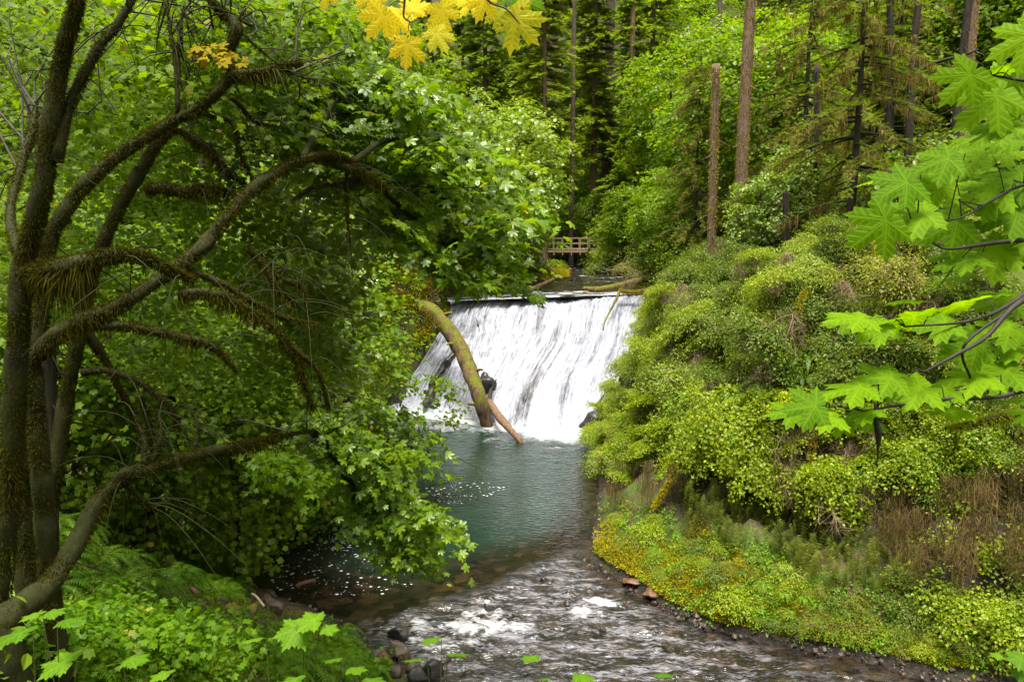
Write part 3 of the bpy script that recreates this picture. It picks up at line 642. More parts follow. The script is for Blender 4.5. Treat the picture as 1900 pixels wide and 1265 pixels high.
solo('leaning_log', 'thin brown log slanting from the mossy log into the pool', 'log', VT, M['log'], True)
c3, d3, VT = logt([P(1082, 535, 60.2), P(1108, 537, 60.0), P(1150, 530, 60.6), P(1215, 513, 62)], [.30, .46, .5, .6], 10, 30, .2, 8)
lb = thing('fallen_log', 'brown mossy log lying across the lip of the fall from the right bank', 'log', c3[10]); part('trunk', VT, M['log_moss'], lb, True); part('moss', moss(c3, d3, 260, .06, .6, .015, 3), M['moss_gold'], lb)
lb = thing('mossy_branch', 'golden mossy branch over the fall lip with a bent limb hanging in the white water', 'branch', P(1152, 540, 57))
b1 = spline([P(1148, 538, 57), P(1172, 542, 57), P(1215, 536, 57.5)], 20); b2 = spline([P(1150, 539, 57), P(1143, 556, 56.2), P(1130, 580, 55), P(1122, 598, 54), P(1119, 613, 53.5)], 20)
part('limb', tube(b1, .13, 8, .3, 3), M['log_moss'], lb, True); part('limb', tube(b2, np.linspace(.11, .04, 20), 7, .4, 4), M['log_moss'], lb, True)
part('moss', moss(b1, .13, 600, .09, 1.2, .014, 3), M['moss_gold'], lb)
mb = MB(); mb.add(*tube(b1, .05, 5))
for k in range(14):
    a = b1[R.integers(0, 8)]; mb.add(*tube(spline([a, a + np.array([R.normal() * .7, R.normal() * .3, .6 + R.random()]), a + np.array([R.normal() * 1.3, R.normal() * .4, 1.2 + 1.3 * R.random()])], 7), np.linspace(.018, .008, 7), 4))
part('limb', mb.get(), M['twig'], lb)
rock('standing_stone', 'tan upright stone beside the plank at the left end of the lip', 985, 520, 16, 'rock_brown', 120, 1.6, loc=P(986, 530, 62.5))
rock('lip_stone', 'brown stone behind the upright tan stone on the river bank', 996, 508, 14, 'rock_brown', 121, .8, loc=P(996, 512, 64))
_, _, VT = logt([P(978, 541, 60.8), P(1000, 531, 62), P(1027, 518, 63.5)], [.38, .4, .3], 8, 14, .15, 5); solo('grey_log', 'pale brown driftwood log pointing up from the left end of the lip', 'log', VT, M['log'], True)
# sticks and logs on the left bank
def stick(name, label, a, b, w, mat, lift=.12):
    A, B = hit1(*a), hit1(*b); A[2] += lift; B[2] += lift; r = w * np.linalg.norm((A + B) / 2 - CAM) / FPX / 2
    mid = (A + B) / 2 + R.normal(size=3) * .05; solo(name, label, 'log' if w > 14 else 'stick', tube(spline([A, mid, B], 16), np.linspace(r, r * .7, 16), 8, .25, int(a[0])), M[mat], True)
stick('stick', 'bare brown stick leaning down the bank above the brown stones', (293, 1026), (368, 1116), 8, 'log', .25)
stick('driftwood', 'pale pinkish driftwood pole lying below the mossy stones', (388, 1172), (450, 1166), 14, 'wood_pale', .1)
stick('old_log', 'dark fallen log on the slope behind the leaning mossy limb', (160, 850), (222, 896), 22, 'bark_moss', .1)
stick('old_log', 'grey rotting log end on the bank above the gravel spit', (362, 882), (420, 915), 24, 'log', .1)
stick('stick', 'thin pale stick among the stones at the fern bank', (468, 1112), (490, 1135), 5, 'wood_pale', .2)

# ------------------------------------------------------------------ footbridge
def box(c, s, rz=0.):
    V = np.array([[x, y, z] for x in (-.5, .5) for y in (-.5, .5) for z in (-.5, .5)]) * np.array(s); ca, sa = math.cos(rz), math.sin(rz)
    V = V @ np.array([[ca, sa, 0], [-sa, ca, 0], [0, 0, 1]]) + np.array(c)
    return V, np.array([[0, 1, 3], [0, 3, 2], [4, 6, 7], [4, 7, 5], [0, 4, 5], [0, 5, 1], [2, 3, 7], [2, 7, 6], [0, 2, 6], [0, 6, 4], [1, 5, 7], [1, 7, 3]])
YB = 80.; bc = P(1046, 463, YB); zd = bc[2]
br = thing('footbridge', 'small wooden footbridge with open railings over the creek above the fall', 'bridge', (bc[0], YB, zd - .4))
W = 11.; x0 = bc[0] - 5.6
mb = MB()
for i in range(44): mb.add(*box((x0 + .125 + i * .25, YB + .75, zd + .03), (.235, 1.6, .06)))
part('deck', mb.get(), M['timber'], br)
for yy, nm in ((YB - .02, 'near'), (YB + 1.5, 'far')):
    part('beam', box((bc[0] - .1, yy, zd - .17), (W, .14, .24)), M['timber'], br)
    part('handrail', box((bc[0] - .1, yy, zd + 1.1), (W, .16, .07)), M['timber'], br)
    part('rail', box((bc[0] - .1, yy, zd + .58), (W, .06, .09)), M['timber'], br)
    for i in range(13): part('post', box((x0 + .2 + i * .88, yy - .12, zd + .33 - .1), (.09, .09, 1.56)), M['timber'], br)
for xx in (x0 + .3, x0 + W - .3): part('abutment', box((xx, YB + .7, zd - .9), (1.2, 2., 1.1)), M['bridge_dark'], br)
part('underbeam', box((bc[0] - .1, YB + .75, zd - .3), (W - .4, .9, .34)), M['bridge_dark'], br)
# foam flecks drifting on the pool
pp = np.vstack([inpix([(440, 930), (560, 885), (640, 900), (760, 1010), (780, 1080), (700, 1105), (520, 1100), (430, 1020)], 620), inpix([(560, 900), (700, 960), (680, 1040), (560, 1010)], 260), inpix([(790, 905), (880, 890), (950, 905), (860, 935), (800, 940)], 170), inpix([(610, 975), (700, 960), (690, 1010), (620, 1020)], 200)])
c = GZ(pp[:, 0], pp[:, 1], .012); k = inpoly(c[:, 0], c[:, 1], WPOLY); c = c[k]; n = len(c)
r = .010 + .04 * R.random(n) ** 3.5; th = np.linspace(0, 2 * np.pi, 7)[:-1]
V = c[:, None] + np.stack([np.cos(th)[None] * r[:, None] * (1.2 + .5 * R.random((n, 6))), np.sin(th)[None] * r[:, None] * (.8 + .4 * R.random((n, 6))), np.zeros((n, 6))], -1)
T = (np.arange(n) * 6)[:, None, None] + np.array([[0, 1, 2], [0, 2, 3], [0, 3, 4], [0, 4, 5]])[None]
tag(ob('foam', mk_mesh('foam', V.reshape(-1, 3), T.reshape(-1, 3), plain('foam', (.32, .33, .35), (.5, .51, .54)))), 'white foam flecks drifting on the dark pool', kind='stuff')

# loose dark stones along the waterline
mb = MB(); base = [rock_mesh(1., 300 + k, .7, .5, 2) for k in range(4)]
for ch, n in ((RIGHT[2:11], 520), (LEFT[5:18], 260)):
    for _ in range(n):
        k = R.integers(len(ch) - 1); p_ = ch[k] + (ch[k + 1] - ch[k]) * R.random() + R.normal(size=2) * .22; r_ = .035 + .10 * R.random() ** 3; V, T = base[R.integers(4)]
        an = R.random() * 6.28; ca, sa = math.cos(an), math.sin(an); W_ = V @ np.array([[ca, sa, 0], [-sa, ca, 0], [0, 0, 1]]) * r_; mb.add(W_ + [p_[0], p_[1], max(ground(p_[0], p_[1]), -.12) + r_ * .25], T)
V, T = mb.get(); tag(ob('pebbles', mk_mesh('pebbles', V, T, M['rock_brown'], False)), 'dark loose stones along the waterline', kind='stuff')

# ------------------------------------------------------------------ the mossy maples on the near left bank
def limb(p, n=None):
    p = np.array(p, float); w3 = P(p[:, 0], p[:, 1], p[:, 2]); dist = np.linalg.norm(w3 - CAM, axis=1); r = p[:, 3] * dist / FPX / 2
    n = n or max(10, int(np.linalg.norm(np.diff(w3, axis=0), axis=1).sum() / .12))
    c = spline(w3, n); rr = spline(np.column_stack([r, r, r]), n)[:, 0]
    rr = rr * (1 - .72 * ss(.8, 1., np.linspace(0, 1, n)) * (p[-1, 1] > -5 and p[-1, 3] < 16)); wob = fbm(c * 1.7, 3, int(p[0, 0])) ; return c + np.outer(wob, [0, .3, .12]) * rr[:, None] * .8, np.maximum(rr, .004)
MOSSN = 0
def mossy_tree(name, label, trunk, limbs, twigs=(), mossd=1., cat='tree', hang=2.6, slim=.66):
    c, r = limb(trunk); r = r * slim; gz = ground(c[0, 0], c[0, 1])
    if c[0, 2] > gz - .1:
        e = np.array([c[0, 0] - .05, c[0, 1], gz - .35]); k = max(3, int((c[0, 2] - e[2]) / .12)); tt = np.linspace(0, 1, k, endpoint=False)[:, None]; c = np.vstack([e * (1 - tt) + c[0] * tt, c]); r = np.r_[np.full(k, r[0]), r]
    root = thing(name, label, cat, c[0], None)
    fl = np.r_[1.3 - .3 * ss(0, .12, np.linspace(0, 1, len(r)))]; r = r * fl
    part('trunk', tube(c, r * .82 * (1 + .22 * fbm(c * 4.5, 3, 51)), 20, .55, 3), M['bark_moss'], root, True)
    mo = MB(); ends = []
    def fur(c, r, k=1.):
        for _ in range(int(len(c) * .22 * k)):           # hanging tufts
            i_ = R.integers(len(c) // 8, len(c)); q = c[i_] + np.array([0, 0, -r[i_] * .7]) + R.normal(size=3) * r[i_] * .3; m = 26; h_ = (.05 + .16 * R.random() ** 2) * min(1.6, .6 + k * .5)
            p0_ = q + R.normal(size=(m, 3)) * [.022, .022, .01]; e = p0_ + np.stack([R.normal(size=m) * .012, R.normal(size=m) * .012, -h_ * (.4 + .6 * R.random(m))], -1); sd = R.normal(size=(m, 3)) * [.004, .004, 0]
            mo.add(np.stack([p0_ - sd, p0_ + sd, e], 1).reshape(-1, 3), np.arange(m * 3).reshape(-1, 3))
        A = (r.mean() * 2 * math.pi); mo.add(*moss(c, r * .84, mossd * (.4 + .6 * k) * 4600 * A, .020 + .013 * k, hang + 2.2 * k, .006, len(ends)))
    fur(c, r, .8); skel = [c]
    for l in limbs:
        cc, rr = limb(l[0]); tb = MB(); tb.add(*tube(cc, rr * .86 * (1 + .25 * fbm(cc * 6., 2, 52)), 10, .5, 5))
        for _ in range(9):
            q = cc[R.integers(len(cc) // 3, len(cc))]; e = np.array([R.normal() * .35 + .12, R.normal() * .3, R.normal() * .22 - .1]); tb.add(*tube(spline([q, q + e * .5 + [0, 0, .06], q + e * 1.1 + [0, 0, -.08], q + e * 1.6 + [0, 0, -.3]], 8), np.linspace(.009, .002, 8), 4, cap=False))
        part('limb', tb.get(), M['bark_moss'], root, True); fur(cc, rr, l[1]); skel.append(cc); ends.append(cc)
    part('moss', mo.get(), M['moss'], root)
    return root, np.vstack(skel)
treeA, skA = mossy_tree('maple_tree', 'tall dark mossy maple trunk at the edge of the view with a heavily moss-hung limb',
    [(-6, 1110, 8.2, 70), (12, 960, 8.2, 60), (24, 800, 8.1, 56), (34, 620, 8., 54), (44, 490, 8., 50), (74, 370, 7.9, 50), (94, 240, 7.9, 44), (116, 100, 7.9, 40), (142, 0, 7.8, 38), (150, -140, 7.8, 32), (175, -300, 7.8, 24)],
    [([(102, 300, 7.9, 26), (128, 200, 8, 18), (178, 95, 8.1, 15), (215, 50, 8.2, 13), (258, -20, 8.3, 10)], .7),
     ([(50, 508, 8., 42), (100, 500, 7.9, 36), (160, 485, 7.9, 28), (210, 474, 8, 22), (265, 478, 8.1, 18), (312, 498, 8.2, 14), (360, 520, 8.3, 10)], 2.4),
     ([(30, 470, 8.3, 16), (20, 380, 8.8, 14), (60, 240, 9.4, 12), (66, 190, 9.6, 10)], .6)])
treeB, skB = mossy_tree('maple_tree', 'mossy maple whose long diagonal limb forks below the small yellow leaf spray',
    [(30, 900, 9.2, 52), (46, 760, 9.2, 44), (66, 640, 9.3, 38), (80, 540, 9.4, 36), (92, 450, 9.5, 36), (135, 370, 9.6, 38), (190, 312, 9.7, 36), (250, 268, 9.8, 32), (320, 225, 9.9, 30), (385, 188, 10., 27), (436, 135, 10.1, 22)],
    [([(430, 140, 10.1, 16), (426, 95, 10.2, 14), (440, 55, 10.2, 22), (430, 35, 10.3, 16), (398, 8, 10.3, 12), (370, -30, 10.4, 10)], 1.4),
     ([(432, 140, 10.1, 18), (470, 136, 10.2, 16), (520, 122, 10.4, 12), (560, 118, 10.6, 8)], 1.4),
     ([(450, 60, 10.2, 6), (480, 90, 10.3, 5), (540, 135, 10.4, 4), (590, 150, 10.6, 3)], .3),
     ([(330, 215, 9.9, 9), (328, 120, 10, 10), (316, 60, 10, 6), (308, -10, 10.1, 5)], .3), ([(326, 110, 10, 6), (335, 50, 10.1, 5), (345, -20, 10.2, 4)], .2)])
treeC, skC = mossy_tree('maple_tree', 'dark leaning maple trunk ending in a moss-hung knob, behind the great arching limb',
    [(72, 985, 10.2, 48), (98, 890, 10.2, 42), (122, 740, 10.3, 38), (142, 640, 10.3, 36), (160, 545, 10.4, 36), (190, 455, 10.4, 34), (232, 365, 10.5, 33), (268, 305, 10.5, 32), (290, 268, 10.5, 30), (322, 242, 10.6, 26), (350, 250, 10.7, 15)],
    [([(268, 352, 10.4, 18), (310, 348, 10.5, 18), (350, 358, 10.6, 17), (385, 346, 10.7, 13), (425, 356, 10.8, 9)], 1.9),
     ([(345, 248, 10.7, 14), (388, 278, 10.8, 14), (422, 318, 10.9, 13), (460, 345, 11, 12)], 1.2),
     ([(372, 210, 10.7, 8), (430, 225, 10.8, 8), (440, 270, 10.8, 8), (455, 305, 10.9, 7), (470, 330, 11, 6)], .8),
     ([(428, 180, 10.4, 8), (450, 200, 10.5, 9), (470, 225, 10.6, 7), (520, 235, 10.7, 5)], .8),
     ([(145, 600, 10.3, 26), (185, 650, 10.5, 15), (212, 700, 10.6, 12), (240, 755, 10.7, 11), (262, 800, 10.8, 10), (270, 850, 10.9, 10)], .8),
     ([(150, 690, 10.3, 13), (200, 688, 10.4, 13), (255, 708, 10.5, 11), (310, 750, 10.6, 10), (335, 800, 10.7, 8)], .8),
     ([(262, 735, 10.6, 7), (275, 790, 10.7, 8), (285, 850, 10.8, 8)], .5)])
treeD, skD = mossy_tree('maple_tree', 'great arching mossy maple limb that reaches over to the waterfall',
    [(58, 668, 8.6, 50), (92, 632, 8.6, 40), (145, 595, 8.7, 36), (205, 572, 8.9, 36), (268, 535, 9.1, 36), (330, 495, 9.3, 36), (382, 450, 9.6, 36), (430, 392, 9.8, 34), (468, 350, 10.1, 32), (515, 318, 10.5, 28), (560, 297, 10.9, 24), (612, 287, 11.4, 22), (655, 300, 12, 16), (700, 340, 12.6, 10)],
    [([(600, 290, 11.4, 16), (632, 308, 11.7, 13), (680, 322, 12.1, 10), (720, 350, 12.5, 8)], 1.6),
     ([(690, 330, 12.3, 9), (590, 345, 11.6, 9), (545, 370, 11.4, 7)], 1.),
     ([(642, 300, 11.9, 5), (645, 370, 11.9, 6), (646, 450, 11.9, 2)], 1.2),
     ([(150, 605, 8.8, 20), (230, 604, 8.9, 16), (310, 620, 9.1, 14), (390, 640, 9.3, 12), (440, 690, 9.5, 8)], 1.2),
     ([(330, 545, 9.3, 18), (400, 545, 9.5, 17), (450, 568, 9.7, 14), (500, 600, 9.9, 12), (540, 645, 10.1, 11), (562, 700, 10.2, 11), (580, 760, 10.3, 7)], 1.4),
     ([(345, 500, 9.4, 12), (410, 525, 9.6, 12), (470, 560, 9.8, 11), (530, 590, 10.1, 8), (590, 600, 10.4, 6)], 1.1),
     ([(455, 455, 10, 12), (490, 490, 10.2, 13), (520, 518, 10.3, 11), (560, 530, 10.5, 8), (572, 585, 10.6, 4)], 1.2),
     ([(440, 545, 10, 3), (490, 500, 10, 4), (540, 450, 10.2, 3)], .1),
     ([(480, 480, 10.1, 10), (510, 530, 10.2, 10), (545, 560, 10.4, 6)], 1.),
     ([(540, 640, 10.1, 8), (590, 690, 10.3, 8), (610, 760, 10.5, 6)], 1.2)], mossd=1.1)
treeE, skE = mossy_tree('maple_tree', 'low mossy maple stem leaning from the bank out over the pool',
    [(8, 1152, 8.0, 96), (48, 1122, 8.1, 66), (92, 1080, 8.2, 52), (128, 1030, 8.4, 47), (158, 975, 8.6, 42), (192, 915, 8.8, 40), (235, 886, 9., 36), (300, 862, 9.4, 32), (370, 842, 9.9, 28), (440, 826, 10.4, 24), (510, 810, 10.9, 18), (590, 797, 11.5, 10)],
    [([(212, 902, 8.9, 20), (236, 878, 8.9, 26), (246, 864, 8.95, 12)], 1.),
     ([(578, 800, 11.5, 12), (612, 830, 11.8, 13), (640, 880, 12, 12), (672, 935, 12.3, 10), (705, 1000, 12.5, 7), (735, 1035, 12.6, 4)], .9),
     ([(590, 800, 11.6, 8), (660, 800, 12.2, 6), (740, 820, 12.8, 4), (800, 845, 13.2, 3)], .4),
     ([(266, 862, 9.2, 10), (268, 820, 9.3, 9), (250, 770, 9.4, 7)], .8), ([(280, 860, 9.3, 9), (300, 800, 9.5, 7), (290, 760, 9.6, 5)], .8),
     ([(360, 835, 9.9, 8), (368, 790, 10, 7), (352, 762, 10, 4)], .8), ([(235, 900, 9., 10), (262, 925, 9.1, 8), (280, 940, 9.2, 4)], .8)])
bgt = spline([hit1(315, 812) + [0, 0, -.2], P(325, 740, hit1(315, 812)[1]), P(345, 660, hit1(315, 812)[1]), P(372, 540, hit1(315, 812)[1] + .3), P(380, 380, hit1(315, 812)[1] + .5), P(390, 150, hit1(315, 812)[1] + .5)], 40)
bs = np.linalg.norm(bgt[0] - CAM) / FPX / 2
o = thing('maple_tree', 'dark trunk standing on the slope behind the leaning limb, above the old log', 'tree', bgt[0]); part('trunk', tube(bgt, np.linspace(44, 20, 40) * bs, 12, .25, 9), M['bark_dark'], o, True); part('moss', moss(bgt, np.linspace(44, 20, 40) * bs, 900, .04, 1.5, .006), M['moss'], o)
treeF = o

# ------------------------------------------------------------------ canopies of the near maples: sprays of leaves with twigs to the limbs
def canopy(root, skel, poly, y0, y1, n, srad, nl, tm, size, mat, up=(.2, -.2, 1.), gap=.0, gs=.8, twig=True, name='foliage', along=None):
    q = inpix(poly, n); Y = y0 + (y1 - y0) * R.random(n)
    if callable(srad): pass
    c = P(q[:, 0], q[:, 1], Y)
    if gap > 0: c = c[vn(c * gs * np.array([.6, .6, 2.]), 17) > gap - 1]
    nr = unit(np.array(up) + R.normal(size=(len(c), 3)) * .28)
    VT = sprays(c, nr, srad * (.6 + .8 * R.random(len(c))), nl, tm, size, thick=.07, along=along)
    part(name, VT, M[mat], root)
    if twig and skel is not None:
        mb = MB()
        for a in c[::4]:
            d = np.linalg.norm(skel - a, axis=1); cand = np.argsort(d)[:10]; b = skel[R.choice(cand)]
            if np.linalg.norm(a - b) > 3.2: 
                continue
            m1 = b * .6 + a * .4 + R.normal(size=3) * .2; m2 = b * .25 + a * .75 + R.normal(size=3) * .15 + np.array([0, 0, .12])
            mb.add(*tube(spline([b, m1, m2, a], 9), np.linspace(.014, .004, 9), 4, cap=False))
        part('twigs', mb.get(), M['darkstem'], root)
    return c
BRIGHT = [(470, 40), (600, 30), (700, 100), (820, 170), (890, 250), (950, 330), (985, 395), (930, 425), (900, 460), (930, 490), (960, 512), (900, 500), (840, 508), (770, 465), (730, 430), (660, 390), (600, 330), (520, 270), (450, 180)]
for l in ([(655, 300, 12, 13), (720, 260, 13.5, 10), (800, 270, 15, 8), (880, 320, 16, 6), (950, 370, 17, 3)], [(690, 330, 12.4, 11), (760, 400, 14, 9), (850, 470, 15.5, 6), (900, 500, 16.2, 3)], [(560, 297, 10.9, 12), (600, 220, 12.5, 10), (660, 150, 14.5, 8), (760, 140, 16, 4)], [(700, 340, 12.6, 9), (760, 340, 14, 7), (850, 380, 15.5, 5), (930, 430, 16.5, 3)], [(600, 220, 12.5, 8), (640, 210, 13.5, 7), (740, 215, 15, 5), (860, 240, 17, 3)]):
    cc, rr = limb(l); part('limb', tube(cc, rr, 8, .3, 5), M['bark_moss'], treeD, True); skD = np.vstack([skD, cc, cc[len(cc) // 3:]])
canopy(treeD, skD, BRIGHT, 13, 18.5, 400, .52, 24, MAPLE, .175, 'maple', gap=.62, along=(.75, .1, -.5))
canopy(treeD, None, BRIGHT, 14, 18.5, 170, .5, 24, MAPLE, .17, 'maple_pale', gap=.7, twig=False, along=(.75, .1, -.5))
canopy(treeD, None, [(780, 450), (900, 430), (960, 480), (985, 540), (930, 525), (860, 522), (800, 500)], 14, 17, 44, .4, 22, MAPLE, .17, 'maple', gap=.6, twig=False, along=(.8, .1, -.5))
canopy(treeE, skE, [(560, 770), (640, 780), (690, 812), (760, 828), (805, 845), (855, 862), (790, 872), (735, 850), (700, 890), (780, 900), (830, 985), (790, 1055), (730, 1030), (670, 960), (640, 900), (600, 840)], 11.6, 13.6, 140, .36, 24, MAPLE, .12, 'maple', gap=.7, along=(.7, .1, -.55))
canopy(treeE, skE, [(430, 815), (500, 835), (560, 850), (580, 888), (540, 885), (490, 865), (440, 840)], 10.8, 12, 26, .3, 18, MAPLE, .11, 'maple_lime', along=(.8, 0, -.3))
canopy(treeD, skD, [(440, 330), (560, 330), (670, 420), (660, 480), (625, 590), (650, 660), (640, 705), (600, 690), (550, 620), (470, 520)], 17, 23, 330, .62, 30, MAPLE_S, .15, 'maple_pale', gap=.6, twig=False, along=(.8, 0, -.35))
canopy(treeD, None, [(540, 500), (620, 540), (625, 600), (640, 670), (620, 710), (580, 690)], 20, 25, 60, .7, 30, MAPLE_S, .17, 'maple_pale', gap=.7, twig=False)
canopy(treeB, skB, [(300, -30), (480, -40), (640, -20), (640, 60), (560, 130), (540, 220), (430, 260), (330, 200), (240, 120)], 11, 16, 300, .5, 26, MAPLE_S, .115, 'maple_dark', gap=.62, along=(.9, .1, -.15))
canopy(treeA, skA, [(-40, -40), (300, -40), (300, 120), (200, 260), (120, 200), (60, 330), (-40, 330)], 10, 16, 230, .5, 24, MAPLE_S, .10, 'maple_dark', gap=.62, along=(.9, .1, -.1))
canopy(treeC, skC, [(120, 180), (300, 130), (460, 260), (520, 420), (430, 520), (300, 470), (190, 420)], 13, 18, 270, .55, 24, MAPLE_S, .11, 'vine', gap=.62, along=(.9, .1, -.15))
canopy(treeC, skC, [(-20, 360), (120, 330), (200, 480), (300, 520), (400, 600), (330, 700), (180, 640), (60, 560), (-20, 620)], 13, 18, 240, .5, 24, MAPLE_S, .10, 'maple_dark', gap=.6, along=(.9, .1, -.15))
canopy(treeF, bgt, [(250, 480), (420, 420), (560, 560), (630, 690), (560, 700), (460, 690), (330, 680), (180, 700), (120, 600)], 16, 22, 260, .6, 24, MAPLE_S, .12, 'vine', gap=.62, along=(.9, .1, -.2))
# a small spray that has turned yellow
yc = thing('yellow_spray', 'small spray of yellowed maple leaves beside the fork of the diagonal limb', 'leaves', P(410, 95, 10)); part('leaf', sprays(P(np.array([385, 405, 425, 438]), np.array([88, 95, 104, 112]), np.full(4, 9.8)), np.array([.1, -.6, 1.]), .17, 9, MAPLE, .12), leafmat('yellowed leaf', (.13, .10, .003), (.22, .17, .005), None, spec=.08, rough=.7), yc)

# ------------------------------------------------------------------ prototypes
def bush(rad, n_sp, srad, nl, tm, size, hscale=.8, up=(0, 0, 1), jit=.5, droop=.5, nst=26, seed=0):
    d = unit(R.normal(size=(n_sp, 3)) * [1, 1, .8] + [0, 0, .35]); rr = rad * (.55 + .5 * R.random(n_sp)) * (1 + .45 * vn(d * 1.8, seed))
    c = d * rr[:, None] * [1, 1, hscale]; c[:, 2] = np.abs(c[:, 2]) + .05
    F = sprays(c, unit(np.array(up) * .95 + d * .4 + R.normal(size=d.shape) * .15), srad * 1.15, nl, tm, size, droop, jit, .12, along=unit(d * [1, 1, .2] + [0, 0, -.25]))
    mb = MB()
    for a in c[:nst]: mb.add(*tube(spline([[0, 0, -.25], a * .5 + [0, 0, .12], a], 6), np.linspace(.016, .005, 6), 4, cap=False))
    return F, mb.get()
PROTO = {}
def proto(key, name, cat, parts):
    r = ob(name, None); r['category'] = cat
    for nm, VT, mt in parts: ob(nm, mk_mesh(nm, VT[0], VT[1], M[mt]), r)
    PROTO[key] = [r, False]
def put(key, loc, rz=None, sc=1., tilt=(0, 0), group=None, label='x'):
    p = PROTO[key]; rz = R.random() * 6.28 if rz is None else rz
    if not p[1]:
        p[1] = True; o = p[0]; o.location = tuple(loc); o.rotation_euler = (tilt[0], tilt[1], rz); o.scale = (sc,) * 3 if np.isscalar(sc) else sc; o['label'] = label
        if group: o['group'] = group
        return o
    return dup(p[0], loc, rz, sc, tilt, label, group)
for i in range(3):
    F, S = bush(1.0, 150, .24, 22, OVATE, .085, .7, seed=i); proto(f'pale{i}', 'huckleberry_shrub', 'shrub', [('foliage', F, 'cliff_pale'), ('stems', S, 'twig')])
    F, S = bush(1.0, 140, .25, 22, BROAD, .085, .7, seed=5 + i); proto(f'lime{i}', 'salmonberry_shrub', 'shrub', [('foliage', F, 'cliff_lime'), ('stems', S, 'stem')])
    F, S = bush(1.0, 120, .26, 20, OVATE, .09, .65, seed=9 + i); proto(f'green{i}', 'green_shrub', 'shrub', [('foliage', F, 'cliff_green'), ('stems', S, 'twig')])
    F, S = bush(1.0, 130, .25, 18, OVATE, .08, .7, seed=13 + i, nst=70); proto(f'olive{i}', 'olive_shrub', 'shrub', [('foliage', F, 'cliff_olive'), ('stems', S, 'twig')])
    F, S = bush(1.3, 90, .42, 22, MAPLE_S, .14, .75, droop=.4, seed=17 + i); proto(f'vine{i}', 'vine_maple', 'shrub', [('foliage', F, 'vine'), ('stems', S, 'darkstem')])
def frond(Lg, w, npin, curve, tw, az, drop=0.):
    s = np.linspace(0, 1, 9); out = Lg * (s - .18 * s ** 2); zz = Lg * (curve * s - (curve + .35 + drop) * s ** 2)
    c = np.stack([np.cos(az) * out, np.sin(az) * out, zz], -1); V, T = [], []
    side = np.array([-np.sin(az), np.cos(az), 0]); ps = np.linspace(.08, .98, npin)
    for k, p in enumerate(ps):
        b = np.array([np.interp(p, s, c[:, j]) for j in range(3)]); b2 = np.array([np.interp(min(p + .85 / npin, 1.02), s, c[:, j]) for j in range(3)]); ax = unit(b2 - b + 1e-9)
        l = w * math.sin(math.pi * min(.12 + p * .9, 1)) ** .7
        for sg in (-1, 1):
            q = len(V); tip = b + side * sg * l + ax * l * .35 + np.array([0, 0, -.12 * l]); V += [b, b2, tip]; T.append([q, q + 1, q + 2])
    V2, T2 = tube(c, .006, 3, cap=False); q = len(V); return np.vstack([np.array(V), V2]), np.vstack([np.array(T), T2 + q])
def hangfern(n):
    mb = MB()
    for i in range(n):
        az = math.pi * (1.1 + .8 * R.random()); Lg = .45 + .65 * R.random(); w = .085 + .04 * R.random(); s = np.linspace(0, 1, 9); of = .25 + .75 * R.random()
        o_ = Lg * of * (.6 * np.sqrt(s + .005) - .15 * s); zz = Lg * (.12 * s - (.55 + .4 * R.random()) * s ** 1.5); c = np.stack([np.cos(az) * o_ + R.normal() * .28, np.sin(az) * o_, zz + R.normal() * .16], -1)
        tw = R.normal() * .5; side = unit(np.array([-np.sin(az), np.cos(az), 0]) + np.array([np.cos(az), np.sin(az), 0]) * tw); V, T = [], []
        for k in range(13):
            p = .06 + .92 * k / 13; b = np.array([np.interp(p, s, c[:, j]) for j in range(3)]); b2 = np.array([np.interp(min(p + .05, 1), s, c[:, j]) for j in range(3)]); l = w * math.sin(math.pi * min(.15 + p * .85, 1)) ** .6; ax = unit(b2 - b + 1e-6)
            for sg in (-1, 1):
                q = len(V); V += [b, b2, b + side * sg * l + ax * l * .55 + R.normal(size=3) * .012]; T.append([q, q + 1, q + 2])
        mb.add(V, T)
    return mb.get()
def fern(n, Lg, w, npin, curve, drop=0., arc=2 * math.pi, a0=0):
    mb = MB()
    for i in range(n): mb.add(*frond(Lg * (.75 + .4 * R.random()), w * (.8 + .4 * R.random()), npin, curve * (.6 + .7 * R.random()), 0, a0 + arc * (i + R.random() * .7) / n, drop * R.random()))
    return mb.get()
for i in range(3):
    proto(f'fern{i}', 'sword_fern', 'fern', [('fronds', fern(14, .95, .12, 20, .75), 'fern')])
    proto(f'hfern{i}', 'hanging_fern', 'fern', [('fronds', hangfern(10), 'fern_hang')])
    proto(f'lfern{i}', 'lady_fern', 'fern', [('fronds', fern(13, .9, .17, 20, 1.1), 'herb')])
def rootcurtain(n, w, h):
    mb = MB(); x = (R.random(n) - .5) * w; l = h * (.35 + .65 * R.random(n)) * (1 - .5 * np.abs(x / w * 2) ** 2)
    for a, b in zip(x, l):
        y = R.normal() * .14; p = [[a, y, 0]]
        for k in range(4): p.append([p[-1][0] + R.normal() * .05, p[-1][1] + R.normal() * .05, -b * (k + 1) / 4])
        mb.add(*tube(spline(p, 8), np.linspace(.011, .003, 8), 3, cap=False))
        for _ in range(5):
            t_ = R.random() * .8; q0 = np.array(p[0]) * (1 - t_) + np.array(p[-1]) * t_
            mb.add(*tube(spline([q0, q0 + np.array([R.normal() * .12, R.normal() * .1, -.14]), q0 + np.array([R.normal() * .2, R.normal() * .16, -.4 * R.random() - .1])], 5), np.linspace(.006, .002, 5), 3, cap=False))
    return mb.get()
for i in range(3): proto(f'roots{i}', 'root_curtain', 'roots', [('rootlets', rootcurtain(46, 1.5, 2.2), 'root')])
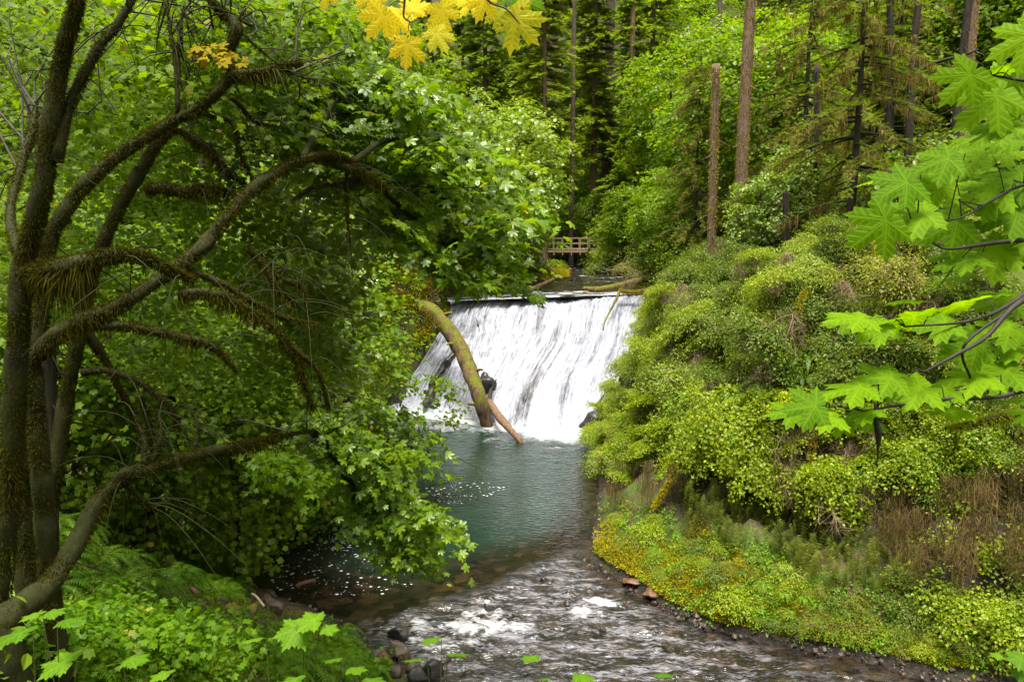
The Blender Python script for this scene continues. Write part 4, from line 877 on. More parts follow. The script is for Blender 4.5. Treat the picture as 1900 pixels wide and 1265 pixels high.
def deadbranch():
    mb = MB()
    for k in range(9):
        e = np.array([R.normal() * .8, R.normal() * .3, -1.3 * R.random() - .25]); b = spline([[0, 0, 0], e * .45 + [0, -.1, .14], e], 9); mb.add(*tube(b, np.linspace(.014, .004, 9), 5))
        for _ in range(14):
            q0 = b[R.integers(2, 9)]; mb.add(*tube(spline([q0, q0 + R.normal(size=3) * .16, q0 + R.normal(size=3) * .3 + [0, 0, -.3]], 5), np.linspace(.006, .002, 5), 3, cap=False))
    return mb.get()
for i in range(3): proto(f'dead{i}', 'dead_branch', 'branch', [('twigs', deadbranch(), 'twig')])
def conifer(H, r0, bmin, blen, dens, droop, sh, taper=.55, lich=0, nbr=4, spr=.42, start=.1):
    tr = tube(np.array([[0, 0, -1.], [.05, 0, H * .3], [0, .08, H * .65], [0, 0, H]])[[0, 0, 1, 2, 3]] * 1., [r0 * 1.25, r0 * 1.1, r0 * .85, r0 * .5, .03], 10, .1, 2) if False else tube(spline([[0, 0, -1.5], [.06, 0, H * .3], [0, .1, H * .65], [0, 0, H]], 26), np.interp(np.linspace(0, 1, 26), [0, .08, .3, .7, 1], [r0 * 1.35, r0 * 1.05, r0 * .85, r0 * .45, .03]), 10, .14, 2)
    pos, dr, nm, sz, bm_, li = [], [], [], [], MB(), MB()
    z = H * start
    while z < H * .98:
        f = (z - H * start) / (H * (1 - start)); Lb = blen * (1 - f) ** taper * (.6 + .6 * R.random()) + .5
        for _ in range(nbr):
            if R.random() > dens: continue
            az = R.random() * 6.28; zz = z + R.normal() * .25; n = max(6, int(Lb / .3)); s = np.linspace(.02, 1, n)
            zc = zz + Lb * (.12 * s - droop * s ** 1.6); c = np.stack([np.cos(az) * Lb * s, np.sin(az) * Lb * s, zc], -1)
            bm_.add(*tube(c, np.linspace(.02 + .012 * Lb, .008, n), 4, cap=False))
            side = np.array([-np.sin(az), np.cos(az), 0]); rad = np.array([np.cos(az), np.sin(az), 0])
            for k in range(n):
                if s[k] < .2: continue
                for sg in (-1, 1):
                    for _r in range(3 if lich > .5 else 2):
                        pos.append(c[k] + R.normal(size=3) * .06); dr.append(rad * (.55 + .3 * R.random()) + side * sg * (.4 + .6 * R.random()) + np.array([0, 0, -sh * (.4 + R.random())])); nm.append(np.array([0, 0, 1]) + R.normal(size=3) * .3); sz.append(spr * (.6 + .7 * R.random()) * (1.1 - .4 * s[k]))
                if lich and R.random() < lich:
                    m = 16; q = c[k] + R.normal(size=(m, 3)) * [.12, .12, .03]; e = q + np.stack([R.normal(size=m) * .06, R.normal(size=m) * .06, -.2 - .6 * R.random(m) * R.random()], -1); sd = R.normal(size=(m, 3)) * .019
                    li.add(np.stack([q - sd, q + sd, e], 1).reshape(-1, 3), np.arange(m * 3).reshape(-1, 3))
        z += sh and .62 * (1 - .4 * f)
    F = leaves(COMBF if H > 20 else COMB, np.array(pos), np.array(dr), np.array(nm), np.array(sz))
    tm = MB(); tm.add(*tr); tm.add(*bm_.get()); return tm.get(), None, F, li.get()
for i, (H, r0, bl, st) in enumerate([(38, .5, 4.4, .05), (42, .55, 4.8, .3), (30, .32, 3.4, .04)]):
    tr, bb, F, li = conifer(H, r0, 0, bl, .95, .30, .45, spr=.85, start=st, lich=.1)
    proto(f'fir{i}', 'fir_tree', 'tree', [('trunk', tr, 'bark_fir'), ('crown', F, 'fir_olive' if i == 1 else 'fir')])
tr, bb, F, li = conifer(17, .18, 0, 3.5, .85, .5, .95, .45, .55, 4, .42, .1)
proto('spruce', 'mossy_spruce', 'tree', [('trunk', tr, 'bark_dark'), ('crown', F, 'fir_olive'), ('lichen', li, 'lichen')])
def broadleaf(H, rc, n_sp, nl, size, mt, low=.12):
    tr = MB(); top = [0, 0, H * .8]; c = spline([[0, 0, -1], [.2, .1, H * .25], [-.1, .2, H * .55], top], 20); tr.add(*tube(c, np.linspace(.2, .05, 20), 9, .2, 4)); cen = []
    for k in range(13):
        b = c[R.integers(4, 19)]; az = R.random() * 6.28; l = rc * (.5 + .5 * R.random()) * (1.1 - .5 * b[2] / H); e = b + np.array([math.cos(az) * l, math.sin(az) * l, .25 * l + R.normal() * .5]); cc = spline([b, (b + e) / 2 + [0, 0, .5], e], 10); tr.add(*tube(cc, np.linspace(.07, .015, 10), 6, .2)); cen.append(cc)
    d = unit(R.normal(size=(n_sp, 3))); rr = (.5 + .5 * R.random(n_sp) ** .5) * (1 + .35 * vn(d * 2.2, int(H * 7)))
    p = d * rr[:, None] * [rc, rc, H * (1 - low) / 2] + [0, 0, H * (1 + low) / 2]
    p = p[vn(p * .55, 33) > -.42]
    nr = unit(np.array([0, 0, 1.]) + d[: len(p)] * 0 + unit(p - [0, 0, H * .45]) * .75 + R.normal(size=(len(p), 3)) * .2)
    return tr.get(), sprays(p, nr, .6, nl, MAPLE_S if mt != 'x' else OVATE, size, .45)
for i, (H, rc, n, mt) in enumerate([(14, 4.2, 620, 'maple_lime'), (11, 3.6, 480, 'maple_lime'), (13, 4., 560, 'maple_pale'), (9, 3.2, 400, 'maple_pale'), (12, 4., 520, 'vine')]):
    tr, F = broadleaf(H, rc, n, 20, .2, mt); proto(f'leafy{i}', 'maple_tree', 'tree', [('trunk', tr, 'bark_dark'), ('crown', F, mt)])

# ------------------------------------------------------------------ the right-hand cliff thicket
DARK = [(1108, 870), (1230, 875), (1330, 880), (1480, 930), (1640, 965), (1690, 1075), (1560, 1065), (1400, 995), (1260, 945), (1110, 935)]
CLIFF = [(1200, 470), (1300, 400), (1480, 400), (1700, 420), (1900, 420), (1900, 1180), (1700, 1160), (1560, 1080), (1400, 1000), (1260, 950), (1120, 930), (1110, 840), (1130, 740), (1180, 600)]
def clifftype(px, py):
    n = vn(np.array([px / 130., py / 110., 0.]), 61)
    if py < 560: return 'pale' if px < 1520 and n > -.25 else ('green' if n < .25 else 'olive')
    if px < 1330: return ('olive' if n > .15 else 'pale') if py < 760 else ('olive' if n > .1 else 'lime')
    if py < 740: return 'green' if n > -.2 else ('pale' if px < 1480 else 'olive')
    if py < 930 or px > 1760: return 'lime' if n > -.12 else ('green' if n > -.4 else 'olive')
    return 'green'
def spaced(poly, n, mind, mask=None):
    q = inpix(poly, n * 14); h = hit(q[:, 0], q[:, 1]); out = []; oq = []
    for a, b in zip(h, q):
        if np.isnan(a[0]): continue
        if mask is not None and not mask(*b): continue
        if all(np.linalg.norm(a - c) > mind for c in out[-160:]): out.append(a); oq.append(b)
        if len(out) >= n: break
    return np.array(out).reshape(-1, 3), np.array(oq).reshape(-1, 2)
DESC = dict(pale='pale yellow-green fine-leaved shrub', lime='bright lime leafy shrub', green='darker green shrub', olive='olive twiggy shrub')
pts, qs = spaced(CLIFF, 250, .95)
for a, (px, py) in zip(pts, qs):
    if (930 < py and px < 1690) or (935 < py < 1120 and px > 1680 and R.random() < .75) or inpoly(np.array([px]), np.array([py]), DARK)[0]: continue
    k = clifftype(px, py); nrm = gnormal(a[0], a[1]); s_ = (.62 + .5 * R.random()) * (1.15 if k == 'lime' else 1.)
    if px < 1215: s_ *= .7
    o = put(f'{k}{R.integers(3)}', a + nrm * (.12 + .5 * (690 < py < 930)), sc=s_, tilt=(-nrm[1] * .7, nrm[0] * .7), group='shrubs on the right cliff')
    z_ = 'top' if py < 560 else ('mid' if py < 760 else 'low')
    zone('cliff' + z_ + k, o, DESC[k], {'top': 'along the cliff top', 'mid': 'on the middle of the cliff', 'low': 'low on the cliff'}[z_])
for a, (px, py) in zip(*spaced([(1112, 900), (1120, 780), (1165, 640), (1195, 540), (1240, 540), (1210, 660), (1170, 800), (1180, 900)], 26, .7)):
    nrm = gnormal(a[0], a[1]); k = ['pale', 'olive', 'lime', 'pale'][R.integers(4)]; o = put(f'{k}{R.integers(3)}', a + nrm * .35, sc=.55 + .4 * R.random(), tilt=(-nrm[1] * .7, nrm[0] * .7), group='shrubs over the water'); zone('edge' + k, o, DESC[k], 'leaning over the water')
for a, (px, py) in zip(*spaced([(1250, 480), (1480, 430), (1800, 470), (1880, 900), (1500, 900), (1330, 850), (1220, 820)], 34, 1.5)):
    nrm = gnormal(a[0], a[1]); k = clifftype(px, py); o = put(f'{k}{R.integers(3)}', a + nrm * .75, sc=.9 + .55 * R.random(), tilt=(-nrm[1] * .7, nrm[0] * .7), group='big shrubs on the cliff'); zone('bulge' + k, o, 'bulging ' + DESC[k], 'standing out from the cliff')
# leafy stuff between the shrubs
cover_c = None
def cover(name, label, poly, n, srad, nl, tm, size, mat, off=(.0, .5), upw=.6, filt=None, droop=.5, kind='stuff', sj=.5):
    q = inpix(poly, n); q = q[~inpoly(q[:, 0], q[:, 1], DARK)]
    if filt is not None: q = q[filt(q[:, 0], q[:, 1])]
    h = hit(q[:, 0], q[:, 1]); h = h[~np.isnan(h[:, 0])]; nr = gnormal(h[:, 0], h[:, 1])
    c = h + nr * (off[0] + (off[1] - off[0]) * R.random(len(h)) ** 1.5)[:, None]
    V, T = sprays(c, unit(nr * (1 - upw) + np.array([0, 0, upw]) + R.normal(size=(len(c), 3)) * .2), srad, nl, tm, size, droop, .5, .3, .6, sj)
    return tag(ob(name, mk_mesh(name, V, T, M[mat])), label, None, None, kind)
nz = lambda px, py, s, sc=90.: vn(np.stack([px / sc, py / (sc * .75), 0 * px], -1), s)
cover('undergrowth', 'pale fine leaves over the cliff top', [(1190, 480), (1300, 390), (1500, 390), (1560, 560), (1400, 700), (1280, 800), (1150, 800), (1150, 700)], 4600, .24, 9, OVATE, .10, 'cliff_pale', filt=lambda a, b: nz(a, b, 1) > -.15)
cover('undergrowth', 'dark green leaves in the cliff hollows', [(1350, 420), (1900, 420), (1900, 760), (1600, 760), (1330, 760)], 4600, .24, 9, OVATE, .10, 'cliff_green', filt=lambda a, b: nz(a, b, 2) > -.3)
cover('undergrowth', 'bright leaves over the lower right corner of the cliff', [(1660, 900), (1900, 880), (1900, 1200), (1760, 1190), (1640, 1120)], 500, .22, 9, BROAD, .095, 'cliff_lime', (.1, .6), filt=lambda a, b: nz(a, b, 33, 60.) > -.05)
cover('undergrowth', 'bright leaves spilling down the lower cliff', [(1330, 740), (1900, 700), (1900, 1050), (1700, 1050), (1500, 960), (1330, 880), (1250, 900)], 4200, .22, 9, BROAD, .09, 'cliff_lime', filt=lambda a, b: nz(a, b, 3, 60.) > .08)
cover('undergrowth', 'olive leaves at the pool side of the cliff', [(1110, 830), (1150, 680), (1330, 640), (1400, 800), (1380, 920), (1120, 950)], 2600, .22, 9, OVATE, .10, 'cliff_olive', filt=lambda a, b: nz(a, b, 4) > -.3)
# ferns hanging in the shade band, roots and dead branches
for a, (px, py) in zip(*spaced([(1300, 880), (1420, 920), (1700, 930), (1720, 1090), (1560, 1070), (1400, 1000), (1290, 950)], 78, .4)):
    nrm = gnormal(a[0], a[1]); o = put(f'hfern{R.integers(3)}', a + nrm * .25 + [0, 0, .2], rz=math.atan2(nrm[1], nrm[0]) + R.normal() * .5 - math.pi * 1.5, sc=.95 + .5 * R.random(), group='hanging ferns'); zone('hfern', o, 'drooping olive sword fern', 'above the mossy bank', 5)
for a, (px, py) in zip(*spaced([(1420, 640), (1640, 640), (1680, 760), (1500, 780), (1400, 730)], 16, .7)):
    o = put(f'fern{R.integers(3)}', a + [0, -.2, .15], sc=.9 + .5 * R.random(), group='ferns on the cliff'); zone('cfern', o, 'dark green sword fern', 'on the open cliff', 2)
for a, (px, py) in zip(*spaced([(1680, 925), (1890, 925), (1890, 1060), (1690, 1050)], 20, .55)):
    nrm = gnormal(a[0], a[1]); o = put(f'roots{R.integers(3)}', a + nrm * .9 + [0, 0, .6], rz=math.atan2(nrm[0], -nrm[1]) * -1 * 0 + R.normal() * .3, sc=.8 + .5 * R.random(), group='root curtains'); zone('roots', o, 'brown curtain of hanging rootlets', 'low on the right cliff', 2)
for a, (px, py) in zip(*spaced([(1120, 830), (1200, 870), (1320, 880), (1300, 950), (1130, 930)], 8, .6)):
    nrm = gnormal(a[0], a[1]); o = put(f'roots{R.integers(3)}', a + nrm * .5 + [0, 0, .6], sc=.6 + .3 * R.random(), group='root curtains over the pool'); zone('roots2', o, 'brown hanging rootlets', 'over the pool edge')
for a, (px, py) in zip(*spaced([(1440, 760), (1640, 800), (1640, 960), (1480, 940), (1420, 860)], 16, .6)):
    nrm = gnormal(a[0], a[1]); o = put(f'dead{R.integers(3)}', a + nrm * .7 + [0, 0, .5], sc=.7 + .6 * R.random(), group='dead branches on the cliff'); zone('dead', o, 'bare grey-brown dead branch', 'among the bright shrubs', 2)
for a, (px, py) in zip(*spaced([(1200, 480), (1500, 440), (1760, 560), (1500, 720), (1250, 760)], 22, 1.1)):
    nrm = gnormal(a[0], a[1]); o = put(f'dead{R.integers(3)}', a + nrm * .75 + [0, 0, .5], sc=.7 + .6 * R.random(), group='dead branches high on the cliff'); zone('dead2', o, 'brown tangle of dead twigs', 'high on the cliff', 3)
def mossclump(name, label, px, py, w, h, seed, mat='moss_gold'):
    a = hit1(px, py); s_ = np.linalg.norm(a - CAM) / FPX; b = spline([a + [0, 0, .3], a + np.array([-w * .3 * s_, -.4, .5]), a + np.array([-w * .6 * s_, -.7, -.2]), a + np.array([-w * s_, -.8, -h * s_])], 20)
    o = thing(name, label, 'branch', a); part('limb', tube(b, np.linspace(.07, .03, 20), 7, .3, seed), M['bark_moss'], o, True); part('moss', moss(b, .06, 700, .11, 1.6, .012, seed), M[mat], o)
for i, (a, b, w, h, l) in enumerate([(1498, 565, 46, 90, 'golden mossy branch bent down the middle of the cliff'), (1620, 490, 8, 46, 'short golden mossy stub high on the cliff'), (1508, 800, 20, 90, 'orange-brown mossy branch hanging above the drooping ferns'), (1240, 545, 14, 60, 'golden moss tuft beside the lip of the fall'), (1690, 535, 10, 40, 'golden mossy stub near the overhanging maple leaves'), (1162, 780, 44, 70, 'brown mossy limb drooping over the dark rock at the pool'), (1300, 860, 90, 70, 'brown mossy limb hanging above the pool bank')]):
    mossclump('mossy_branch', l, a, b, w, h, 200 + i)
# mossy bank along the rapids
BTX, BTY = [1095, 1130, 1250, 1400, 1540, 1660, 1860], [960, 930, 960, 1010, 1085, 1150, 1190]
def ragged(px, py): return py > np.interp(px, BTX, BTY) + 24 + 46 * vn(np.stack([px / 26., py / 60., 0 * px], -1), 91) + R.normal(size=len(px)) * 13
BENCH = [(1095, 900), (1250, 910), (1400, 960), (1540, 1035), (1660, 1100), (1860, 1150), (1900, 1240), (1740, 1236), (1640, 1210), (1500, 1186), (1330, 1152), (1250, 1118), (1190, 1078), (1105, 1026)]
BENCH_OLD = [(1095, 960), (1130, 930), (1250, 960), (1400, 1010), (1540, 1085), (1660, 1150), (1860, 1190), (1900, 1240), (1740, 1230), (1640, 1205), (1500, 1180), (1330, 1145), (1250, 1110), (1190, 1070), (1105, 1020)]
def mosscarpet(name, label, poly, n, ln, w, mat, filt=None):
    q = inpix(poly, n)
    if filt is not None: q = q[filt(q[:, 0], q[:, 1])]
    h = hit(q[:, 0], q[:, 1]); h = h[~np.isnan(h[:, 0])]; m = len(h); nr = gnormal(h[:, 0], h[:, 1]); lump = .5 + .5 * vn(h * 2.6, 3)
    d = unit(nr + R.normal(size=(m, 3)) * .6); sd = unit(np.cross(d, R.normal(size=(m, 3)))) * w; b = h + nr * (lump * .18 - .03)[:, None]
    tag(ob(name, mk_mesh(name, np.stack([b - sd, b + sd, b + d * (ln * (.5 + R.random(m)))[:, None]], 1).reshape(-1, 3), np.arange(m * 3).reshape(-1, 3), M[mat])), label, None, None, 'stuff')
mosscarpet('moss', 'golden moss on the bank beside the rapids', BENCH, 70000, .07, .03, 'moss_gold', lambda a, b: ragged(a, b) & (nz(a, b, 7, 70.) + (1180 - a) / 330. + R.normal(size=len(a)) * .3 > -.1))
mosscarpet('moss', 'green moss on the bank beside the rapids', BENCH, 60000, .08, .028, 'moss_green', lambda a, b: ragged(a, b) & (nz(a, b, 7, 70.) + R.normal(size=len(a)) * .35 < .05) & (nz(a, b, 27, 30.) > -.45))
cover('undergrowth', 'small bright herbs on the mossy bank', BENCH, 2300, .15, 8, BROAD, .07, 'herb', (.03, .25), .8, lambda a, b: (nz(a, b, 8, 60.) + R.normal(size=len(a)) * .25 > .05) & (a > 1150))
for a, (px, py) in zip(*spaced([(1150, 960), (1420, 1040), (1640, 1160), (1600, 1190), (1340, 1130), (1200, 1030)], 34, .45)):
    o = put(f'lfern{R.integers(3)}', a, sc=.32 + .25 * R.random(), group='small ferns on the mossy bank'); zone('bfern', o, 'small bright fern', 'on the mossy bank', 2)

pts, qs = spaced([(1110, 965), (1140, 945), (1260, 975), (1400, 1025), (1540, 1095), (1660, 1160), (1840, 1200), (1740, 1220), (1500, 1170), (1340, 1130), (1250, 1095), (1190, 1050)], 80, .38)
for a, (px, py) in zip(pts, qs):
    k = ['lime', 'green', 'lime', 'pale', 'olive'][R.integers(5)]; o = put(f'{k}{R.integers(3)}', a - np.array([0, 0, .04]), sc=(.24 + .5 * R.random() ** 3) * (.8 if px < 1200 else 1.), group='low plants on the mossy bank'); zone('low' + k, o, 'small low ' + DESC[k].replace(' shrub', ' plant'), 'on the mossy bank', 2)
def grass(name, label, poly, n, ln, w, mat, filt=None):
    q = inpix(poly, n)
    if filt is not None: q = q[filt(q[:, 0], q[:, 1])]
    h = hit(q[:, 0], q[:, 1]); h = h[~np.isnan(h[:, 0])]; h = np.repeat(h, 14, 0); m = len(h); h = h + R.normal(size=(m, 3)) * [.07, .07, .0]
    d = unit(np.stack([R.normal(size=m) * .5, R.normal(size=m) * .5, np.ones(m)], -1)); l = ln * (.5 + R.random(m)); mid = h + d * (l * .6)[:, None]; tip = mid + d * (l * .3)[:, None] + np.stack([d[:, 0] * l * .6, d[:, 1] * l * .6, -l * .12], -1); sd = unit(np.cross(d, R.normal(size=(m, 3)))) * w
    V = np.stack([h - sd, h + sd, mid + sd * .7, mid - sd * .7, tip], 1).reshape(-1, 3); T = (np.arange(m) * 5)[:, None, None] + np.array([[0, 1, 2], [0, 2, 3], [3, 2, 4]])[None]
    tag(ob(name, mk_mesh(name, V, T.reshape(-1, 3), M[mat])), label, None, None, 'stuff')
grass('grass', 'grass tufts on the mossy bank by the rapids', BENCH, 420, .28, .006, 'herb', lambda a, b: (a > 1180) & (nz(a, b, 21, 50.) > -.2))
# ------------------------------------------------------------------ the left slope
grass('grass', 'grass blades among the near herbs', [(0, 1150), (420, 1130), (640, 1200), (700, 1265), (0, 1265)], 260, .35, .004, 'herb')
SLOPE = [(0, 640), (300, 700), (560, 760), (640, 800), (560, 850), (430, 900), (430, 1000), (440, 1080), (560, 1150), (700, 1230), (560, 1265), (0, 1265)]
cover('undergrowth', 'shaded herb leaves over the left slope', SLOPE, 4200, .2, 9, BROAD, .075, 'vine', (.0, .22), .75, lambda a, b: nz(a, b, 11, 90.) > -.1)
cover('undergrowth', 'bright herbs on the near bank', [(0, 1120), (200, 1090), (420, 1130), (600, 1180), (740, 1240), (700, 1265), (0, 1265)], 1000, .2, 8, MAPLE_S, .10, 'herb', (.02, .65), .85, lambda a, b: nz(a, b, 22, 80.) + (b - 1180) / 100. > -.15)
cover('undergrowth', 'fine small-leaved herbs on the near bank', [(0, 1100), (200, 1080), (420, 1110), (600, 1170), (740, 1240), (700, 1265), (0, 1265)], 1500, .17, 10, OVATE, .065, 'vine', (.02, .4), .8, lambda a, b: nz(a, b, 23, 60.) > -.2)
for a, (px, py) in zip(*spaced([(40, 1150), (300, 1130), (520, 1180), (640, 1250), (60, 1260)], 26, .3)):
    o = put(f'lfern{R.integers(3)}', a, sc=.35 + .35 * R.random(), group='ferns in the near herbs'); zone('herbfern', o, 'lacy young fern', 'in the near herb bed', 2)
mosscarpet('moss', 'yellow-green moss at the left waterline', [(330, 900), (440, 900), (450, 960), (420, 985), (330, 960)], 9000, .06, .022, 'moss_gold')
mosscarpet('moss', 'brown-green moss on the slope', SLOPE, 30000, .06, .016, 'moss_green', lambda a, b: nz(a, b, 12, 60.) > .1)
for a, (px, py) in zip(*spaced([(60, 900), (260, 880), (420, 960), (430, 1060), (330, 1120), (60, 1120), (20, 1000)], 70, .5)):
    o = put(f'fern{R.integers(3)}', a + [0, 0, .1], sc=.9 + .6 * R.random(), group='ferns on the left slope'); zone('sfern', o, 'shaded sword fern', 'between the mossy trunks', 4)
for a, (px, py) in zip(*spaced([(330, 960), (410, 980), (430, 1060), (450, 1110), (390, 1110), (320, 1040)], 26, .38)):
    o = put(f'lfern{R.integers(3)}', a, sc=.8 + .4 * R.random(), group='bright ferns beside the pool'); zone('pfern', o, 'bright green lady fern', 'beside the pool', 2)
for a, (px, py) in zip(*spaced([(490, 1160), (620, 1165), (700, 1240), (640, 1262), (480, 1262)], 26, .3)):
    o = put(f'lfern{R.integers(3)}', a, sc=.8 + .5 * R.random(), group='ferns above the rapids'); zone('nfern', o, 'feathery green fern', 'above the rapids', 2)
for a, (px, py) in zip(*spaced([(200, 780), (440, 760), (520, 790), (420, 870), (230, 860)], 14, .9)):
    o = put(f'fern{R.integers(3)}', a, sc=.9 + .5 * R.random(), group='ferns around the old logs'); zone('ofern', o, 'dark sword fern', 'around the old log', 2)
for a, (px, py) in zip(*spaced([(0, 420), (200, 420), (480, 520), (620, 680), (500, 740), (200, 740), (0, 760)], 60, 1.2)):
    o = put(f'vine{R.integers(3)}', a, sc=.8 + .7 * R.random(), group='vine maples under the trees'); zone('vine', o, 'shaded vine maple', 'behind the mossy limbs', 5)
# mossy wall left of the fall
cover('undergrowth', 'pale leaves over the wall left of the fall', [(560, 420), (820, 400), (830, 470), (740, 480), (650, 560), (630, 700), (590, 730), (540, 600)], 1700, .3, 9, BROAD, .1, 'maple_pale', (.05, .7), .6, lambda a, b: nz(a, b, 14, 70.) > -.25)
mosscarpet('moss', 'golden moss on the wall left of the fall', [(660, 500), (760, 480), (850, 520), (840, 590), (790, 630), (755, 690), (735, 745), (640, 760)], 30000, .1, .045, 'moss_gold', lambda a, b: nz(a, b, 15, 40.) + R.normal(size=len(a)) * .25 > .05)
cover('undergrowth', 'small plants over the mossy wall left of the fall', [(690, 500), (850, 500), (830, 600), (760, 660), (720, 720), (660, 720)], 260, .2, 8, BROAD, .09, 'cliff_lime', (.02, .3), .5)

# ------------------------------------------------------------------ the river banks above the fall
for i, (px, py, k, s_) in enumerate([(1120, 500, 'green', 2.), (1170, 500, 'olive', 1.8), (1210, 505, 'pale', 1.9), (1250, 490, 'pale', 2.2), (1110, 480, 'green', 2.), (1140, 470, 'lime', 2.2), (1100, 470, 'green', 1.7), (1180, 470, 'green', 2.4), (1230, 460, 'pale', 2.6), (1000, 505, 'green', 1.7), (970, 500, 'green', 2.), (1030, 495, 'lime', 1.3), (1010, 480, 'green', 1.5), (1280, 450, 'pale', 2.5), (1150, 440, 'vine', 2.2), (1200, 430, 'vine', 2.3), (940, 520, 'vine', 1.8), (905, 500, 'vine', 2.)]):
    a = hit1(px, py); o = put(f'{k}{i % 3}', a, sc=s_ * .85, group='shrubs on the river bank'); zone('river' + k, o, DESC.get(k, 'leafy vine maple'), 'on the upper river bank')
mosscarpet('moss', 'tan moss on the river bank spit', [(990, 520), (1060, 515), (1060, 500), (1000, 500)], 5000, .1, .05, 'moss_gold')

# ------------------------------------------------------------------ the forest behind
def bare_trunk(label, pxb, pyb, pxt, pyt, Y, w, mat, n=30, name='fir_tree', snag=False, mossy=False, wt=.8, mid=None):
    A = P(pxb, pyb, Y); A[2] = min(A[2], ground(A[0], A[1])) - .5; B = P(pxt, pyt, Y); k = np.linalg.norm(P(pxb, pyb, Y) - CAM) / FPX / 2
    if not snag: B = A + (B - A) * 1.25
    pts = [A, A * .5 + B * .5 + [R.normal() * .08, 0, 0], B] if mid is None else [A, P(*mid, Y), B]
    c = spline(pts, n); r = np.linspace(w, w * wt, n) * k; r[:3] *= [1.3, 1.15, 1.05]
    o = thing(name, label, 'tree', A); mb = MB(); mb.add(*tube(c, r, 14, .12 if not mossy else .25, int(pxb)))
    for _ in range(26):
        q = R.integers(3, n - 1); d = unit([R.normal(), R.normal(), -.2]); mb.add(*tube(spline([c[q], c[q] + d * r[q] * 1.2, c[q] + d * (r[q] + .35 + .5 * R.random()) + [0, 0, -.2]], 5), np.linspace(.035, .01, 5), 4))
    part('trunk', mb.get(), M[mat], o, True)
    if mossy or mat == 'bark_fir': part('moss', moss(c, r, 170 if not mossy else 120, (.11 if not mossy else .16), .6, .022), M['moss'] if mossy else M['moss_gold'], o)
    return o, c, r
bare_trunk('massive grey-brown old fir trunk rising behind the footbridge', 1126, 275, 1133, 0, 92, 19, 'bark_old')
bare_trunk('slender pale fir trunk right of the massive old fir', 1170, 350, 1174, 0, 82, 9.5, 'bark_fir')
bare_trunk('brown fir trunk behind the pale maple crown', 1062, 320, 1066, 0, 84, 9, 'bark_old')
bare_trunk('thin grey trunk low beside the slender pale fir', 1188, 345, 1194, 190, 84, 8, 'bark_fir')
bare_trunk('broken-topped reddish snag with small mossy knobs', 1325, 345, 1329, 119, 47, 15.5, 'bark_fir', snag=True, wt=.85)
bare_trunk('dark thin trunk rising behind the broken snag', 1333, 200, 1337, 0, 60, 9, 'bark_old')
bare_trunk('tall tapering pinkish fir trunk with mossy knobs beside the snag', 1374, 355, 1393, 0, 44, 23, 'bark_fir', wt=.72)
bare_trunk('dark straight trunk right of the mossy spruce', 1644, 325, 1648, 0, 45, 12, 'bark_dark')
o, c, r = bare_trunk('dark forked trunk whose mossy arm reaches right', 1686, 300, 1706, 0, 42, 13, 'bark_dark', mid=(1692, 150))
part('limb', tube(spline([P(1694, 145, 42), P(1725, 120, 42), P(1790, 102, 42.3), P(1815, 92, 42.4)], 14), np.linspace(.13, .05, 14), 7, .25, 2), M['bark_moss'], o, True)
bare_trunk('dark pair-forming trunk leaning behind the overhanging leaves', 1770, 280, 1800, 0, 40, 13, 'bark_dark', mid=(1782, 140))
bare_trunk('pale grey trunk beside the dark leaning trunk', 1783, 285, 1808, 0, 43, 17, 'bark_fir', mid=(1797, 130))
bare_trunk('pale trunk near the edge of the view behind the top maple leaf', 1852, 110, 1860, 0, 55, 17, 'bark_fir')
bare_trunk('pinkish distant trunk between the dark forked trunks', 1772, 60, 1776, 0, 62, 14, 'bark_fir')
bare_trunk('short dark stem below the mossy spruce', 1462, 440, 1458, 355, 38, 13, 'bark_dark', snag=True)
bare_trunk('dark slim trunk half hidden by hanging lichen', 1520, 330, 1516, 120, 42, 10, 'bark_dark', snag=True)
bare_trunk('dark slim trunk on the shady left hillside', 20, 420, 62, 190, 14, 24, 'bark_dark', name='maple_tree', snag=True)
# mossy spruces
for i, (px, py, Y, s_, l) in enumerate([(1576, 425, 37, 1.0, 'mossy brown spruce with drooping lichen-hung branches, the largest one'), (1490, 330, 44, .95, 'mossy spruce with a crown of lichen behind the largest one'), (1290, 420, 55, .8, 'dark drooping spruce behind the broken snag'), (1650, 300, 46, .9, 'thin lichen-hung spruce by the dark straight trunk')]):
    a = P(px, py, Y); a[2] = ground(a[0], a[1]); top = 0; o = put('spruce', a, rz=i * 1.3, sc=(s_, s_, s_), label=l, group=None)
# big firs and maples of the far valley
FIRS = [(1100, 330, 88, 'fir1', .8), (1010, 330, 80, 'fir1', .8), (1205, 300, 94, 'fir0', .9), (1080, 240, 112, 'fir0', 1.05), (980, 240, 100, 'fir0', 1.), (1290, 200, 112, 'fir1', 1.), (1220, 200, 125, 'fir0', 1.1), (1040, 180, 130, 'fir0', 1.1), (950, 200, 118, 'fir2', 1.2), (1400, 220, 104, 'fir2', 1.1), (1450, 230, 96, 'fir0', .9), (1540, 200, 84, 'fir2', 1.), (1640, 180, 80, 'fir0', .8), (1740, 200, 76, 'fir2', 1.), (1840, 200, 72, 'fir0', .8), (900, 300, 88, 'fir0', .9), (860, 220, 100, 'fir2', 1.2), (800, 200, 84, 'fir0', .9), (1165, 330, 83, 'fir2', .75), (1160, 150, 150, 'fir0', 1.2), (1260, 150, 150, 'fir1', 1.2), (1060, 150, 155, 'fir1', 1.2), (1380, 150, 140, 'fir0', 1.1), (1500, 150, 125, 'fir0', 1.1), (1000, 140, 150, 'fir2', 1.5), (1620, 120, 110, 'fir1', 1.), (1800, 120, 100, 'fir1', 1.)]
